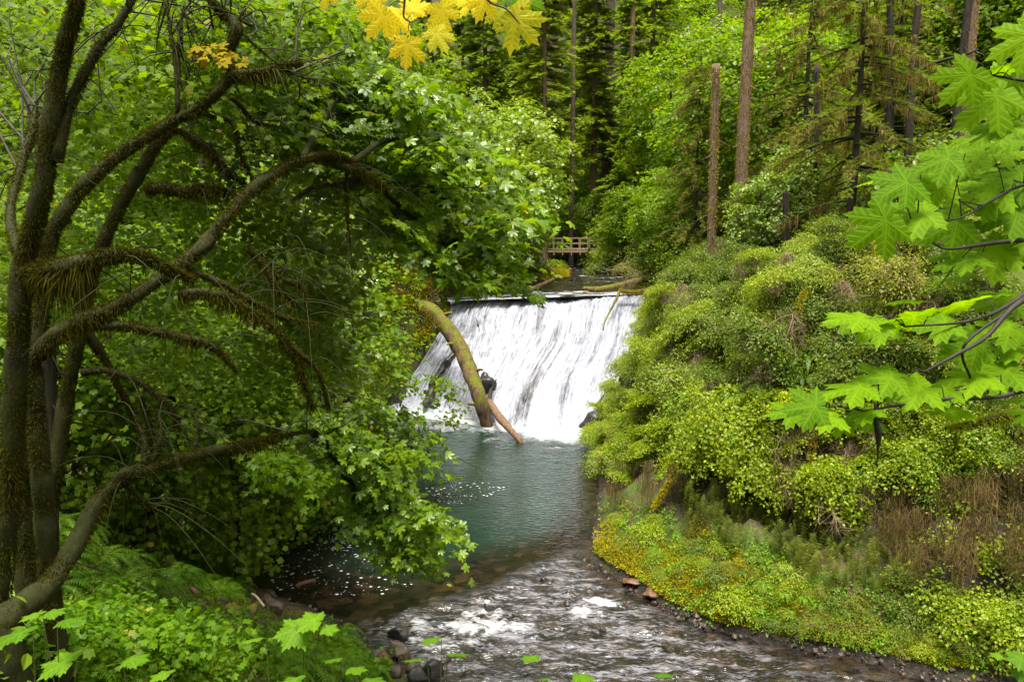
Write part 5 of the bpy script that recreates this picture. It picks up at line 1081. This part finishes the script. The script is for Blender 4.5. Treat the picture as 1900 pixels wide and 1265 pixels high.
for i, (px, py, Y, k, s_) in enumerate(FIRS):
    a = P(px, py, Y); a[2] = ground(a[0], a[1]) - .3; o = put(k, a, sc=s_ * (.92 + .16 * R.random()), group='firs up the valley'); zone('fir' + k, o, {'fir0': 'dense dark green fir', 'fir1': 'olive-brown high-crowned fir', 'fir2': 'slim green fir'}[k], 'up the valley')
MAPL = [(1245, 300, 76, 'leafy0', 1.15, 'bright maple filling the gap right of the slender pale fir'), (1205, 330, 92, 'leafy1', 1.3, 'far bright maple between the pale fir and the snag'), (1095, 330, 98, 'leafy4', 1.2, 'far green maple left of the massive old fir'), (1145, 360, 97, 'leafy3', 1.2, 'far pale maple right of the massive old fir'), (1015, 340, 94, 'leafy4', 1.2, 'far green maple behind the pale crowns'), (1300, 250, 100, 'leafy0', 1.5, 'far tall maple high behind the snag'), (1700, 250, 70, 'leafy0', 1.3, 'bright maple high behind the forked trunk'), (1560, 250, 84, 'leafy1', 1.5, 'yellow-green maple high behind the mossy spruce'), (1850, 240, 62, 'leafy0', 1.2, 'bright maple high at the edge of the view'), (962, 330, 66, 'leafy2', 1.15, 'pale blue-green maple crown standing left of the brown fir trunk'), (870, 330, 60, 'leafy3', 1.5, 'pale maple behind the hanging yellow leaves'), (960, 400, 70, 'leafy0', .8, 'bright rounded maple crown at the left of the valley'), (1235, 400, 62, 'leafy1', .8, 'bright maple beside the slender pale fir'), (1270, 380, 58, 'leafy0', .6, 'bright maple left of the broken snag'), (1210, 420, 66, 'leafy3', .6, 'low pale maple right of the footbridge'), (1160, 420, 74, 'leafy4', .6, 'dark green maple behind the footbridge'), (1100, 420, 84, 'leafy4', .6, 'dark maple in the shade beyond the footbridge'), (1040, 420, 88, 'leafy4', .6, 'dark maple left beyond the footbridge'), (1360, 340, 58, 'leafy0', 1.1, 'tall bright maple between the snag and the pinkish trunk'), (1430, 330, 54, 'leafy0', 1.05, 'bright maple right of the pinkish trunk'), (1410, 390, 42, 'leafy3', .55, 'pale young maple at the foot of the pinkish trunk'), (1500, 330, 58, 'leafy1', 1.2, 'bright maple behind the lichen-hung spruces'), (1580, 320, 60, 'leafy0', 1.1, 'tall bright maple behind the largest mossy spruce'), (1650, 320, 56, 'leafy4', 1., 'green maple behind the dark straight trunk'), (1720, 320, 54, 'leafy4', 1.1, 'green maple behind the forked trunk'), (1790, 310, 56, 'leafy1', 1.2, 'bright maple behind the dark leaning trunk'), (1870, 300, 50, 'leafy4', 1.1, 'green maple at the edge of the view behind the leaves'), (1300, 330, 70, 'leafy1', 1.1, 'bright maple far behind the snag'), (1480, 380, 42, 'leafy3', .6, 'pale maple sapling left of the largest mossy spruce'), (1460, 300, 72, 'leafy1', 1.2, 'yellow-green maple high on the slope'),
        (640, 420, 34, 'leafy4', 1., 'green maple behind the arching limb'), (520, 420, 32, 'leafy4', 1., 'green maple behind the low curve of the arching limb'), (400, 450, 27, 'leafy4', .9, 'green maple on the hillside behind the leaning trunk'), (250, 450, 25, 'leafy4', .95, 'shaded maple on the hillside behind the diagonal limb'), (80, 450, 23, 'leafy4', .9, 'shaded maple on the hillside behind the tall trunk'), (690, 420, 57, 'leafy2', .9, 'pale maple behind the bright overhanging canopy'), (700, 250, 55, 'leafy4', 1.3, 'high green maple on the left hillside'), (560, 250, 46, 'leafy4', 1.3, 'green maple high above the arching limb'), (420, 250, 40, 'leafy0', 1.2, 'bright maple above the fork on the hillside'), (260, 230, 36, 'leafy4', 1.2, 'green maple high on the shady hillside'), (100, 220, 33, 'leafy4', 1.2, 'green maple at the top of the shady hillside'), (820, 300, 58, 'leafy2', 1.1, 'pale maple up the left side of the valley')]
for px, py, Y, k, s_, l in MAPL:
    a = P(px, py, Y); a[2] = ground(a[0], a[1]) - .2; put(k, a, sc=s_, label=l)
    if inpoly(a[:1], a[1:2], WPOLY)[0]: print('IN WATER', l)
pts, qs = spaced([(1190, 330), (1900, 300), (1900, 440), (1480, 420), (1300, 420), (1200, 450)], 70, 1.6)
for a, (px, py) in zip(pts, qs):
    k = ['green', 'lime', 'vine', 'pale'][R.integers(4)] if px > 1350 else ['vine', 'pale', 'lime'][R.integers(3)]
    o = put(f'{k}{R.integers(3)}', a, sc=1.0 + .9 * R.random(), group='shrubs on the forest floor'); zone('floor' + k, o, {'vine': 'leafy vine maple'}.get(k) or DESC[k], 'on the forest floor', 2)
pts, qs = spaced([(1000, 300), (1300, 260), (1300, 400), (1200, 430), (1000, 430)], 40, 2.2)
for a, (px, py) in zip(pts, qs):
    k = ['vine', 'green', 'vine'][R.integers(3)]; o = put(f'{k}{R.integers(3)}', a, sc=1.6 + 1.2 * R.random(), group='shrubs under the far firs'); zone('far' + k, o, {'vine': 'leafy vine maple'}.get(k) or DESC[k], 'behind the footbridge', 2)
cover('undergrowth', 'green brush under the far trees', [(900, 120), (1900, 120), (1900, 420), (1300, 400), (1190, 460), (1000, 440), (900, 400)], 5200, .8, 9, BROAD, .26, 'cliff_green', (.1, 1.8), .7)
cover('undergrowth', 'green brush over the left hillside', [(0, 0), (760, 0), (900, 400), (560, 520), (0, 600)], 5200, .6, 10, MAPLE_S, .17, 'vine', (.1, 1.5), .7)

# ------------------------------------------------------------------ near leaves: big maple leaves over the right edge, yellow leaves on top
def bigleaf(seed, nt_=.27):
    rg = np.random.default_rng(seed); lob = [(0, .70, .2), (50, .66, .17), (-50, .66, .17), (104, .50, .13), (-104, .50, .13)]
    pts = []
    order = [(-104, .50), (-50, .66), (0, .70), (50, .66), (104, .50)]
    pts.append((-168, .22))
    for i, (a, r) in enumerate(order):
        r *= rg.uniform(.92, 1.08); a += rg.normal() * 3; w = [19, 18, 17, 18, 19][i]
        pts += [(a - w * 1.1, r * .64), (a - w * .9, r * .82), (a - w * .45, r * .78), (a, r), (a + w * .45, r * .78), (a + w * .9, r * .82), (a + w * 1.1, r * .64)]
        if i < 4: pts.append(((a + order[i + 1][0]) / 2, nt_ + .05 * rg.random()))
    pts.append((168, .22)); pts.append((180, .10))
    o = np.array([(r * math.sin(math.radians(a)), .28 + r * math.cos(math.radians(a))) for a, r in pts]); c = np.array([0, .28]); n = len(o)
    rings = [c + (o - c) * f for f in (.33, .66, 1.)]; V = np.vstack([[c]] + rings); T = []
    for i in range(n):
        j = (i + 1) % n; T.append([0, 1 + i, 1 + j])
        for k in (0, 1): a, b = 1 + k * n, 1 + (k + 1) * n; T += [[a + i, b + i, b + j], [a + i, b + j, a + j]]
    d2 = ((V - c) ** 2).sum(1); ang = np.arctan2(V[:, 0], V[:, 1] - .28); ridge = np.cos(ang * 360 / 51.) * .035 * np.sqrt(d2)
    z = -.22 * d2 + ridge - .08 * np.abs(V[:, 0]) ** 1.5 + .03 * fbm(np.column_stack([V * 3, 0 * d2 + seed]), 2, seed)
    return np.column_stack([V, z]), np.array(T), V.copy()
def bigmat(name, a, b, vein, spot, trc, tr=.5, rough=.55, spots=.5):
    m, t = nt(name); uv = N(t, 'ShaderNodeTexCoord').outputs['UV']; sx = N(t, 'ShaderNodeSeparateXYZ'); L(t, uv, sx.inputs[0]); X = sx.outputs[0]; Yc = mth(t, 'SUBTRACT', sx.outputs[1], .28); best = None
    for ang in (0, 50, -50, 104, -104):
        c_, s_ = math.cos(math.radians(ang)), math.sin(math.radians(ang))
        along = mth(t, 'ADD', mth(t, 'MULTIPLY', X, s_), mth(t, 'MULTIPLY', Yc, c_)); acr = mth(t, 'ABSOLUTE', mth(t, 'SUBTRACT', mth(t, 'MULTIPLY', X, c_), mth(t, 'MULTIPLY', Yc, s_)))
        d = mth(t, 'ADD', mth(t, 'MULTIPLY', acr, 1.), mth(t, 'MULTIPLY', mth(t, 'LESS_THAN', along, 0.), 1.))
        sv = mth(t, 'ABSOLUTE', mth(t, 'SUBTRACT', mth(t, 'FRACT', mth(t, 'MULTIPLY', mth(t, 'SUBTRACT', along, mth(t, 'MULTIPLY', acr, .8)), 9.)), .5)); sv = mth(t, 'ADD', mth(t, 'MULTIPLY', sv, .11), mth(t, 'ADD', .004, mth(t, 'MULTIPLY', mth(t, 'GREATER_THAN', acr, .17), 1.)))
        d = mth(t, 'MINIMUM', d, mth(t, 'ADD', sv, mth(t, 'MULTIPLY', mth(t, 'LESS_THAN', along, 0.03), 1.)))
        best = d if best is None else mth(t, 'MINIMUM', best, d)
    oi = N(t, 'ShaderNodeObjectInfo').outputs['Random']; nzz = noise(t, 5, 4, uv)
    base = ramp(t, mth(t, 'ADD', mth(t, 'MULTIPLY', oi, .6), mth(t, 'MULTIPLY', nzz, .5)), [(.2, a), (.85, b)])
    dk = N(t, 'ShaderNodeMix', data_type='RGBA', blend_type='MULTIPLY'); dk.inputs[0].default_value = 1; L(t, base, dk.inputs[6]); L(t, ramp(t, best, [(.0, (1.18, 1.12, 1.)), (.05, (.78, .80, .8))]), dk.inputs[7]); base = dk.outputs[2]
    col = mixc(t, ramp(t, best, [(.002, (.6, .6, .6)), (.011, (0, 0, 0))]), base, vein)
    vor = N(t, 'ShaderNodeTexVoronoi'); vor.inputs['Scale'].default_value = 4.5
    va = N(t, 'ShaderNodeVectorMath', operation='ADD'); L(t, uv, va.inputs[0]); cx = N(t, 'ShaderNodeCombineXYZ'); L(t, mth(t, 'MULTIPLY', oi, 31.), cx.inputs[0]); L(t, cx.outputs[0], va.inputs[1]); L(t, va.outputs[0], vor.inputs['Vector'])
    sp_ = mth(t, 'ADD', vor.outputs['Distance'], mth(t, 'MULTIPLY', mth(t, 'SUBTRACT', noise(t, 16, 3, uv), .5), .3)); vs = N(t, 'ShaderNodeSeparateColor'); L(t, vor.outputs['Color'], vs.inputs[0])
    f = mth(t, 'MULTIPLY', mth(t, 'LESS_THAN', sp_, .13), mth(t, 'LESS_THAN', vs.outputs[0], spots)); col = mixc(t, f, col, spot)
    p = pbsdf(t, col, rough, .08, bump(t, ramp(t, best, [(0, (1, 1, 1)), (.03, (0, 0, 0))]), .3, .004)); tl = N(t, 'ShaderNodeBsdfTranslucent'); mu = N(t, 'ShaderNodeMix', data_type='RGBA', blend_type='MULTIPLY'); mu.inputs[0].default_value = 1
    L(t, col, mu.inputs[6]); mu.inputs[7].default_value = rgba(trc); L(t, mu.outputs[2], tl.inputs[0]); mx = N(t, 'ShaderNodeMixShader'); mx.inputs[0].default_value = tr; L(t, p.outputs[0], mx.inputs[1]); L(t, tl.outputs[0], mx.inputs[2]); finish(t, mx.outputs[0]); return m
MG = bigmat('big green maple leaf', (.075, .17, .002), (.155, .285, .004), (.17, .30, .015), (.10, .05, .02), (1.9, 1.7, .3), .55, .6, spots=.16)
MY = bigmat('big yellow maple leaf', (.62, .49, .016), (.78, .66, .03), (.72, .64, .12), (.25, .12, .03), (1.25, 1.2, .8), .6, .5, .5)
MYG = bigmat('yellowing maple leaf', (.30, .36, .02), (.55, .50, .03), (.5, .5, .12), (.25, .12, .03), (1.4, 1.35, .7), .55, .5, .3)
def leafset(mat): 
    out = []
    for k in range(4):
        V, T, U = bigleaf(k + 3); out.append(mk_mesh('leaf', V, T, mat, True, uv=U))
    return out
LG, LY, LYG = leafset(MG), leafset(MY), leafset(MYG)
def put_leaf(root, meshes, px, py, Y, wpx, ang, tilt, roll=0., i=0):
    """leaf centred at a pixel; ang: direction of the tip in the picture (degrees, 0 = right, 90 = up); tilt: how far the blade lies back from facing the viewer"""
    c = P(px, py, Y); s_ = wpx * np.linalg.norm(c - CAM) / FPX
    a = math.radians(ang); tip = np.array([math.cos(a), 0, math.sin(a)]); view = unit(c - CAM); nrm = -view
    tl = math.radians(tilt); up = np.array([0, 0, 1.])
    up = unit(up - nrm * (up @ nrm)); n2 = unit(nrm * math.cos(tl) + up * math.sin(tl)); y = unit(tip - n2 * (tip @ n2)); x = np.cross(y, n2); rr = math.radians(roll); n3 = n2 * math.cos(rr) + x * math.sin(rr); x = np.cross(y, n3)
    m = Matrix(((x[0] * s_, y[0] * s_, n3[0] * s_, 0), (x[1] * s_, y[1] * s_, n3[1] * s_, 0), (x[2] * s_, y[2] * s_, n3[2] * s_, 0), (0, 0, 0, 1)))
    base = c - y * s_ * .42
    o = ob('leaf', meshes[i % 4], root); m.translation = Vector(base - np.array(root.location)); o.matrix_local = m; return base
STEM = {}
def nbranch(root, path, mat='darkstem', nm='stem'):
    p = np.array(path, float); c = spline(P(p[:, 0], p[:, 1], p[:, 2]), 24); r = np.interp(np.linspace(0, 1, 24), np.linspace(0, 1, len(p)), p[:, 3]) * np.linalg.norm(c - CAM, axis=1) / FPX / 2
    STEM.setdefault(root.name, MB()).add(*tube(c, r, 7, .15, 1)); return c
rb = thing('maple_branch', 'near branch of big bright maple leaves overhanging from the right edge of the view', 'branch', P(1960, 560, 2.6))
stems = [nbranch(rb, [(1960, 520, 2.6, 16), (1880, 570, 2.5, 9), (1830, 625, 2.45, 7), (1770, 660, 2.4, 6), (1715, 690, 2.35, 4)]),
         nbranch(rb, [(1960, 700, 2.6, 8), (1860, 735, 2.5, 6), (1760, 740, 2.4, 6), (1680, 750, 2.35, 5), (1600, 762, 2.3, 3)]),
         nbranch(rb, [(1960, 440, 2.8, 9), (1850, 450, 2.7, 7), (1760, 462, 2.6, 4), (1730, 450, 2.6, 3)]),
         nbranch(rb, [(1960, 490, 2.7, 9), (1880, 560, 2.6, 7), (1800, 595, 2.5, 5), (1680, 606, 2.4, 3)]),
         nbranch(rb, [(1960, 330, 2.9, 8), (1880, 350, 2.8, 5), (1780, 405, 2.6, 3), (1690, 405, 2.5, 2)]),
         nbranch(rb, [(1960, 160, 2.9, 8), (1900, 150, 2.8, 5), (1840, 140, 2.7, 3)])]
nbranch(rb, [(1880, 570, 2.5, 5), (1790, 640, 2.45, 5), (1800, 700, 2.5, 4), (1815, 735, 2.5, 3)])
GL = [(1895, 75, 2.6, 130, 200, 20), (1790, 150, 2.6, 120, 215, 30), (1850, 130, 2.7, 110, 200, 40), (1835, 190, 2.6, 150, 205, 25), (1880, 175, 2.9, 120, 180, 40), (1850, 240, 2.6, 120, 200, 35), (1870, 265, 2.8, 110, 190, 50), (1745, 300, 2.55, 120, 210, 40), (1800, 295, 2.8, 100, 190, 50), (1670, 345, 2.5, 130, 200, 45), (1730, 345, 2.6, 120, 195, 55), (1630, 420, 2.4, 150, 205, 30), (1700, 400, 2.5, 140, 195, 50), (1760, 420, 2.7, 140, 190, 55), (1800, 380, 2.8, 130, 185, 55), (1830, 360, 2.8, 140, 180, 55), (1880, 330, 2.9, 150, 175, 60), (1870, 400, 2.8, 150, 180, 58), (1780, 480, 2.7, 130, 195, 50), (1840, 470, 2.8, 140, 190, 50), (1890, 450, 2.9, 130, 185, 50),
      (1585, 590, 2.35, 130, 175, 66), (1625, 610, 2.4, 110, 200, 60), (1680, 590, 2.4, 150, 170, 68), (1740, 600, 2.5, 130, 185, 66), (1770, 565, 2.6, 150, 175, 70), (1850, 545, 2.8, 140, 185, 60), (1800, 640, 2.5, 120, 200, 55), (1860, 610, 2.7, 130, 190, 60), (1500, 755, 2.25, 120, 190, 62), (1530, 775, 2.25, 120, 205, 60), (1580, 720, 2.3, 150, 175, 66), (1600, 765, 2.3, 110, 215, 50), (1640, 700, 2.35, 130, 165, 66), (1690, 720, 2.4, 150, 185, 62), (1740, 725, 2.45, 130, 195, 60), (1800, 700, 2.5, 150, 180, 64), (1850, 690, 2.6, 150, 185, 64), (1870, 650, 2.7, 140, 180, 64), (1560, 790, 2.3, 62, 250, 20), (1890, 740, 2.7, 120, 200, 60), (1760, 760, 2.5, 110, 190, 66)]
for g_ in list(GL)[::2]: GL.append((g_[0] + R.normal() * 45, g_[1] + R.normal() * 28, g_[2] + .12 + R.random() * .2, g_[3] * .85, g_[4] + R.normal() * 20, g_[5] + 8))
allst = np.vstack(stems); pet = MB()
for i, (px, py, Y, w_, an, ti) in enumerate(GL):
    b = put_leaf(rb, LG, px, py, Y, w_ * .74, an + R.normal() * 14, ti + R.normal() * 9, R.normal() * 20, i); d = np.linalg.norm(allst - b, axis=1); q = allst[np.argmin(d)]; pet.add(*tube(spline([q, (q + b) / 2 + [0, 0, .015], b], 8), np.linspace(.0024, .0014, 8), 4, cap=False))
STEM[rb.name].add(*pet.get()); part('stem', STEM[rb.name].get(), M['darkstem'], rb, True)
dm = thing('moss_tuft', 'black hanging wisp of dead moss below the near maple leaves', 'moss', P(1625, 760, 2.3)); c = spline(P(np.array([1624, 1626, 1630, 1627]), np.array([745, 780, 815, 862]), np.full(4, 2.3)), 14)
part('strand', tube(c, np.array([6, 5, 5, 6, 9, 13, 16, 17, 15, 11, 7, 4, 3, 2]) * 2.3 / FPX / 2, 7, .5, 6), M['darkstem'], dm, True)
ml = thing('mossy_branch', 'short mossy limb poking in from the right edge under the maple leaves', 'branch', P(1930, 760, 3.2)); c = spline(P(np.array([1960, 1900, 1840, 1755]), np.array([735, 762, 778, 794]), np.full(4, 3.2)), 20)
part('limb', tube(c, np.linspace(34, 7, 20) * 3.2 / FPX / 2, 8, .3, 7), M['bark_moss'], ml, True); part('moss', moss(c, np.linspace(30, 7, 20) * 3.2 / FPX / 2, 5200, .018, 1., .0022), M['moss_green'], ml)
yb = thing('maple_branch', 'hanging twig of big yellow maple leaves at the top of the view', 'branch', P(750, -60, 2.4))
st = [nbranch(yb, [(752, -60, 2.4, 5), (751, 0, 2.4, 4), (749, 30, 2.4, 3), (761, 42, 2.4, 2.5)]), nbranch(yb, [(880, -60, 2.4, 5), (905, 0, 2.4, 4), (940, 18, 2.4, 2.5), (965, 45, 2.4, 2)]), nbranch(yb, [(660, -60, 2.5, 4), (640, -20, 2.5, 3), (610, -10, 2.5, 2)])]
nbranch(yb, [(630, -72, 2.5, 6), (700, -66, 2.45, 6), (752, -61, 2.4, 6), (890, -61, 2.4, 5)])
ys = np.vstack(st); pet = MB()
for i, (S, px, py, Y, w_, an, ti) in enumerate([(LY, 755, 92, 2.4, 84, 265, 8), (LY, 705, 38, 2.45, 88, 235, 14), (LY, 738, 38, 2.5, 74, 250, 25), (LY, 768, 12, 2.45, 70, 80, 30), (LYG, 815, 70, 2.4, 74, 300, 14), (LY, 820, 28, 2.45, 82, 285, 10), (LY, 690, 4, 2.5, 66, 250, 20), (LY, 605, -8, 2.5, 56, 265, 15), (LY, 895, 8, 2.4, 78, 250, 12), (LY, 870, 8, 2.45, 60, 235, 25), (LYG, 965, 45, 2.4, 112, 310, 10), (LYG, 925, 30, 2.45, 66, 270, 20), (LG, 975, 8, 2.5, 80, 280, 25), (LG, 950, 0, 2.5, 60, 260, 30)]):
    b = put_leaf(yb, S, px, py, Y, w_ * .8, an, ti, R.normal() * 10, i); d = np.linalg.norm(ys - b, axis=1); q = ys[np.argmin(d)]; pet.add(*tube(spline([q, (q + b) / 2 + [0, 0, .01], b], 8), np.linspace(.0018, .001, 8), 4, cap=False))
STEM[yb.name].add(*pet.get()); part('stem', STEM[yb.name].get(), M['darkstem'], yb, True)
# big-leaved herbs at the bottom edge
HL = [mk_mesh('leaf', V, T, bigmat('thimbleberry leaf', (.055, .14, .005), (.11, .22, .010), (.13, .24, .04), (.2, .14, .04), (1.5, 1.5, .5), .45, .45, .04), True, uv=U) for V, T, U in [bigleaf(30, .46)]] 
h2 = bigleaf(31); HL = HL * 4
for i, (px, py, Y, lv, l) in enumerate([(560, 1300, 4.4, [(575, 1150, 110, 170, 50), (545, 1175, 120, 250, 25), (610, 1165, 70, 330, 60)], 'tall thimbleberry stem with a broad lit leaf in front of the pool stones'),
        (820, 1330, 3.6, [(800, 1185, 80, 200, 78), (850, 1212, 90, 350, 76), (770, 1222, 90, 190, 78)], 'thimbleberry shoot with edge-on leaves against the white rapids'),
        (990, 1330, 3.6, [(985, 1218, 84, 180, 78)], 'single edge-on leaf on a thin stem before the rapids'), (1060, 1340, 3.6, [(1080, 1254, 90, 0, 80), (1010, 1258, 60, 180, 80)], 'low leaf pair cut by the bottom edge before the rapids'), (1228, 1340, 3.6, [(1230, 1250, 90, 180, 80)], 'lone flat leaf at the bottom edge before the rapids'),
        (50, 1340, 3.4, [(30, 1175, 110, 170, 74), (110, 1228, 120, 190, 70), (130, 1150, 90, 10, 76)], 'thimbleberry plant with broad leaves in the lower left corner'), (260, 1340, 3.6, [(250, 1222, 90, 10, 72), (300, 1250, 80, 200, 70)], 'thimbleberry plant right of the corner plant'), (440, 1340, 3.6, [(470, 1185, 90, 175, 77), (620, 1222, 80, 175, 78), (660, 1240, 80, 0, 74)], 'thimbleberry with long edge-on leaves over the ferns'), (700, 1340, 3.4, [(690, 1262, 100, 0, 74), (540, 1262, 100, 190, 74)], 'thimbleberry leaves low at the bottom edge beside the shore stones'), (90, 1320, 4., [(60, 1140, 70, 200, 76), (100, 1135, 70, 0, 76)], 'small thimbleberry at the foot of the leaning mossy stem'),
        (1900, 1340, 4.2, [(1890, 1222, 70, 180, 60), (1850, 1215, 40, 190, 60), (1890, 1250, 50, 190, 55)], 'bright leafy sprig in the lower right corner')]):
    a = P(px, py, Y); a[2] = max(min(a[2], P(px, 1200, Y)[2] - .2), ground(a[0], a[1]) - .1) if False else min(a[2], ground(a[0], a[1]))
    o = thing('thimbleberry_plant', l, 'plant', a); sm = MB()
    for j, (lx, lyy, w_, an, ti) in enumerate(lv):
        b = put_leaf(o, HL, lx, lyy, Y, w_ * .54, an, ti, R.normal() * 6, j); mid = a * .45 + b * .55 + np.array([R.normal() * .05, 0, -.05]); sm.add(*tube(spline([a, mid, b], 14), np.linspace(.006, .002, 14), 5))
    part('stems', sm.get(), M['stem'], o)
# the same woods carried on past the edges of the view
cover('undergrowth', 'green brush carrying on beyond the cliff', [(1900, 200), (2700, 60), (2700, 1300), (1900, 1260)], 3600, .45, 10, BROAD, .15, 'cliff_green', (.05, .8), .65)
cover('undergrowth', 'green brush carrying on up the left slope', [(-700, -250), (0, -150), (0, 1265), (-700, 1265)], 2600, .4, 10, BROAD, .13, 'vine', (.05, .6), .7)
cover('undergrowth', 'green brush high on the hillsides', [(-300, -420), (1900, -420), (1900, 120), (-300, 60)], 4200, 1., 9, BROAD, .32, 'cliff_green', (.2, 2.4), .7)
for px, py, Y, k, s_, l in [(1990, 330, 48, 'leafy1', 1.1, 'bright maple just past the edge of the cliff top'), (2150, 330, 42, 'leafy4', 1.1, 'green maple on the cliff top beyond the mossy limb'), (2080, 420, 34, 'leafy0', .6, 'small bright maple on the rim beyond the maple branch'), (2350, 380, 36, 'leafy1', .9, 'maple at the far end of the cliff rim')]:
    a = P(px, py, Y); a[2] = ground(a[0], a[1]) - .2; put(k, a, sc=s_, label=l)
for a, (px, py) in zip(*spaced([(1900, 420), (2400, 420), (2400, 1150), (1900, 1150)], 26, 1.2)):
    k = ['lime', 'green', 'pale'][R.integers(3)]; nrm = gnormal(a[0], a[1]); o = put(f'{k}{R.integers(3)}', a + nrm * .2, sc=.9 + .5 * R.random(), tilt=(-nrm[1] * .7, nrm[0] * .7), group='shrubs past the cliff'); zone('past' + k, o, DESC[k], 'past the end of the cliff', 2)

# ------------------------------------------------------------------ labels, light, camera
label_zones()
SUN_EL, SUN_AZ = math.radians(76), math.radians(-175)     # azimuth from +Y towards +X
w = D.worlds.new('World'); SC.world = w; w.use_nodes = True; t = w.node_tree; t.nodes.clear()
sky = N(t, 'ShaderNodeTexSky', sky_type='NISHITA'); sky.sun_disc = False; sky.sun_elevation = SUN_EL; sky.sun_rotation = SUN_AZ
sky.dust_density = 4.; sky.air_density = 1.; sky.ozone_density = .6
hs = N(t, 'ShaderNodeHueSaturation'); hs.inputs['Saturation'].default_value = .15; L(t, sky.outputs[0], hs.inputs['Color'])
bg = N(t, 'ShaderNodeBackground'); bg.inputs[1].default_value = .125; wb = N(t, 'ShaderNodeMix', data_type='RGBA', blend_type='MULTIPLY'); wb.inputs[0].default_value = 1; L(t, hs.outputs[0], wb.inputs[6]); wb.inputs[7].default_value = (1., .975, .80, 1); L(t, wb.outputs[2], bg.inputs[0])
L(t, bg.outputs[0], N(t, 'ShaderNodeOutputWorld').inputs[0])
sl = D.lights.new('Sun', 'SUN'); sl.energy = 3.0; sl.angle = math.radians(22); sl.color = (1., .95, .84)
so = D.objects.new('Sun', sl); COL.objects.link(so)
sd = Vector((math.sin(SUN_AZ) * math.cos(SUN_EL), math.cos(SUN_AZ) * math.cos(SUN_EL), math.sin(SUN_EL)))
so.rotation_euler = sd.to_track_quat('Z', 'Y').to_euler(); so.location = (0, 0, 60)
cd = D.cameras.new('Camera'); co = D.objects.new('Camera', cd); COL.objects.link(co)
cd.sensor_width = 36; cd.lens = 28.0; cd.clip_end = 2000; cd.clip_start = .05
co.location = tuple(CAM); co.rotation_euler = (math.pi / 2 - PITCH, 0, 0); SC.camera = co
SC.render.resolution_x, SC.render.resolution_y = 1024, 681
SC.view_settings.view_transform = 'Standard'; SC.view_settings.look = 'None'; SC.view_settings.exposure = 1.72; SC.view_settings.gamma = 1
SC.cycles.max_bounces = 8; SC.cycles.diffuse_bounces = 4; SC.cycles.transmission_bounces = 4
try: SC.cycles.use_denoising = True
except Exception: pass
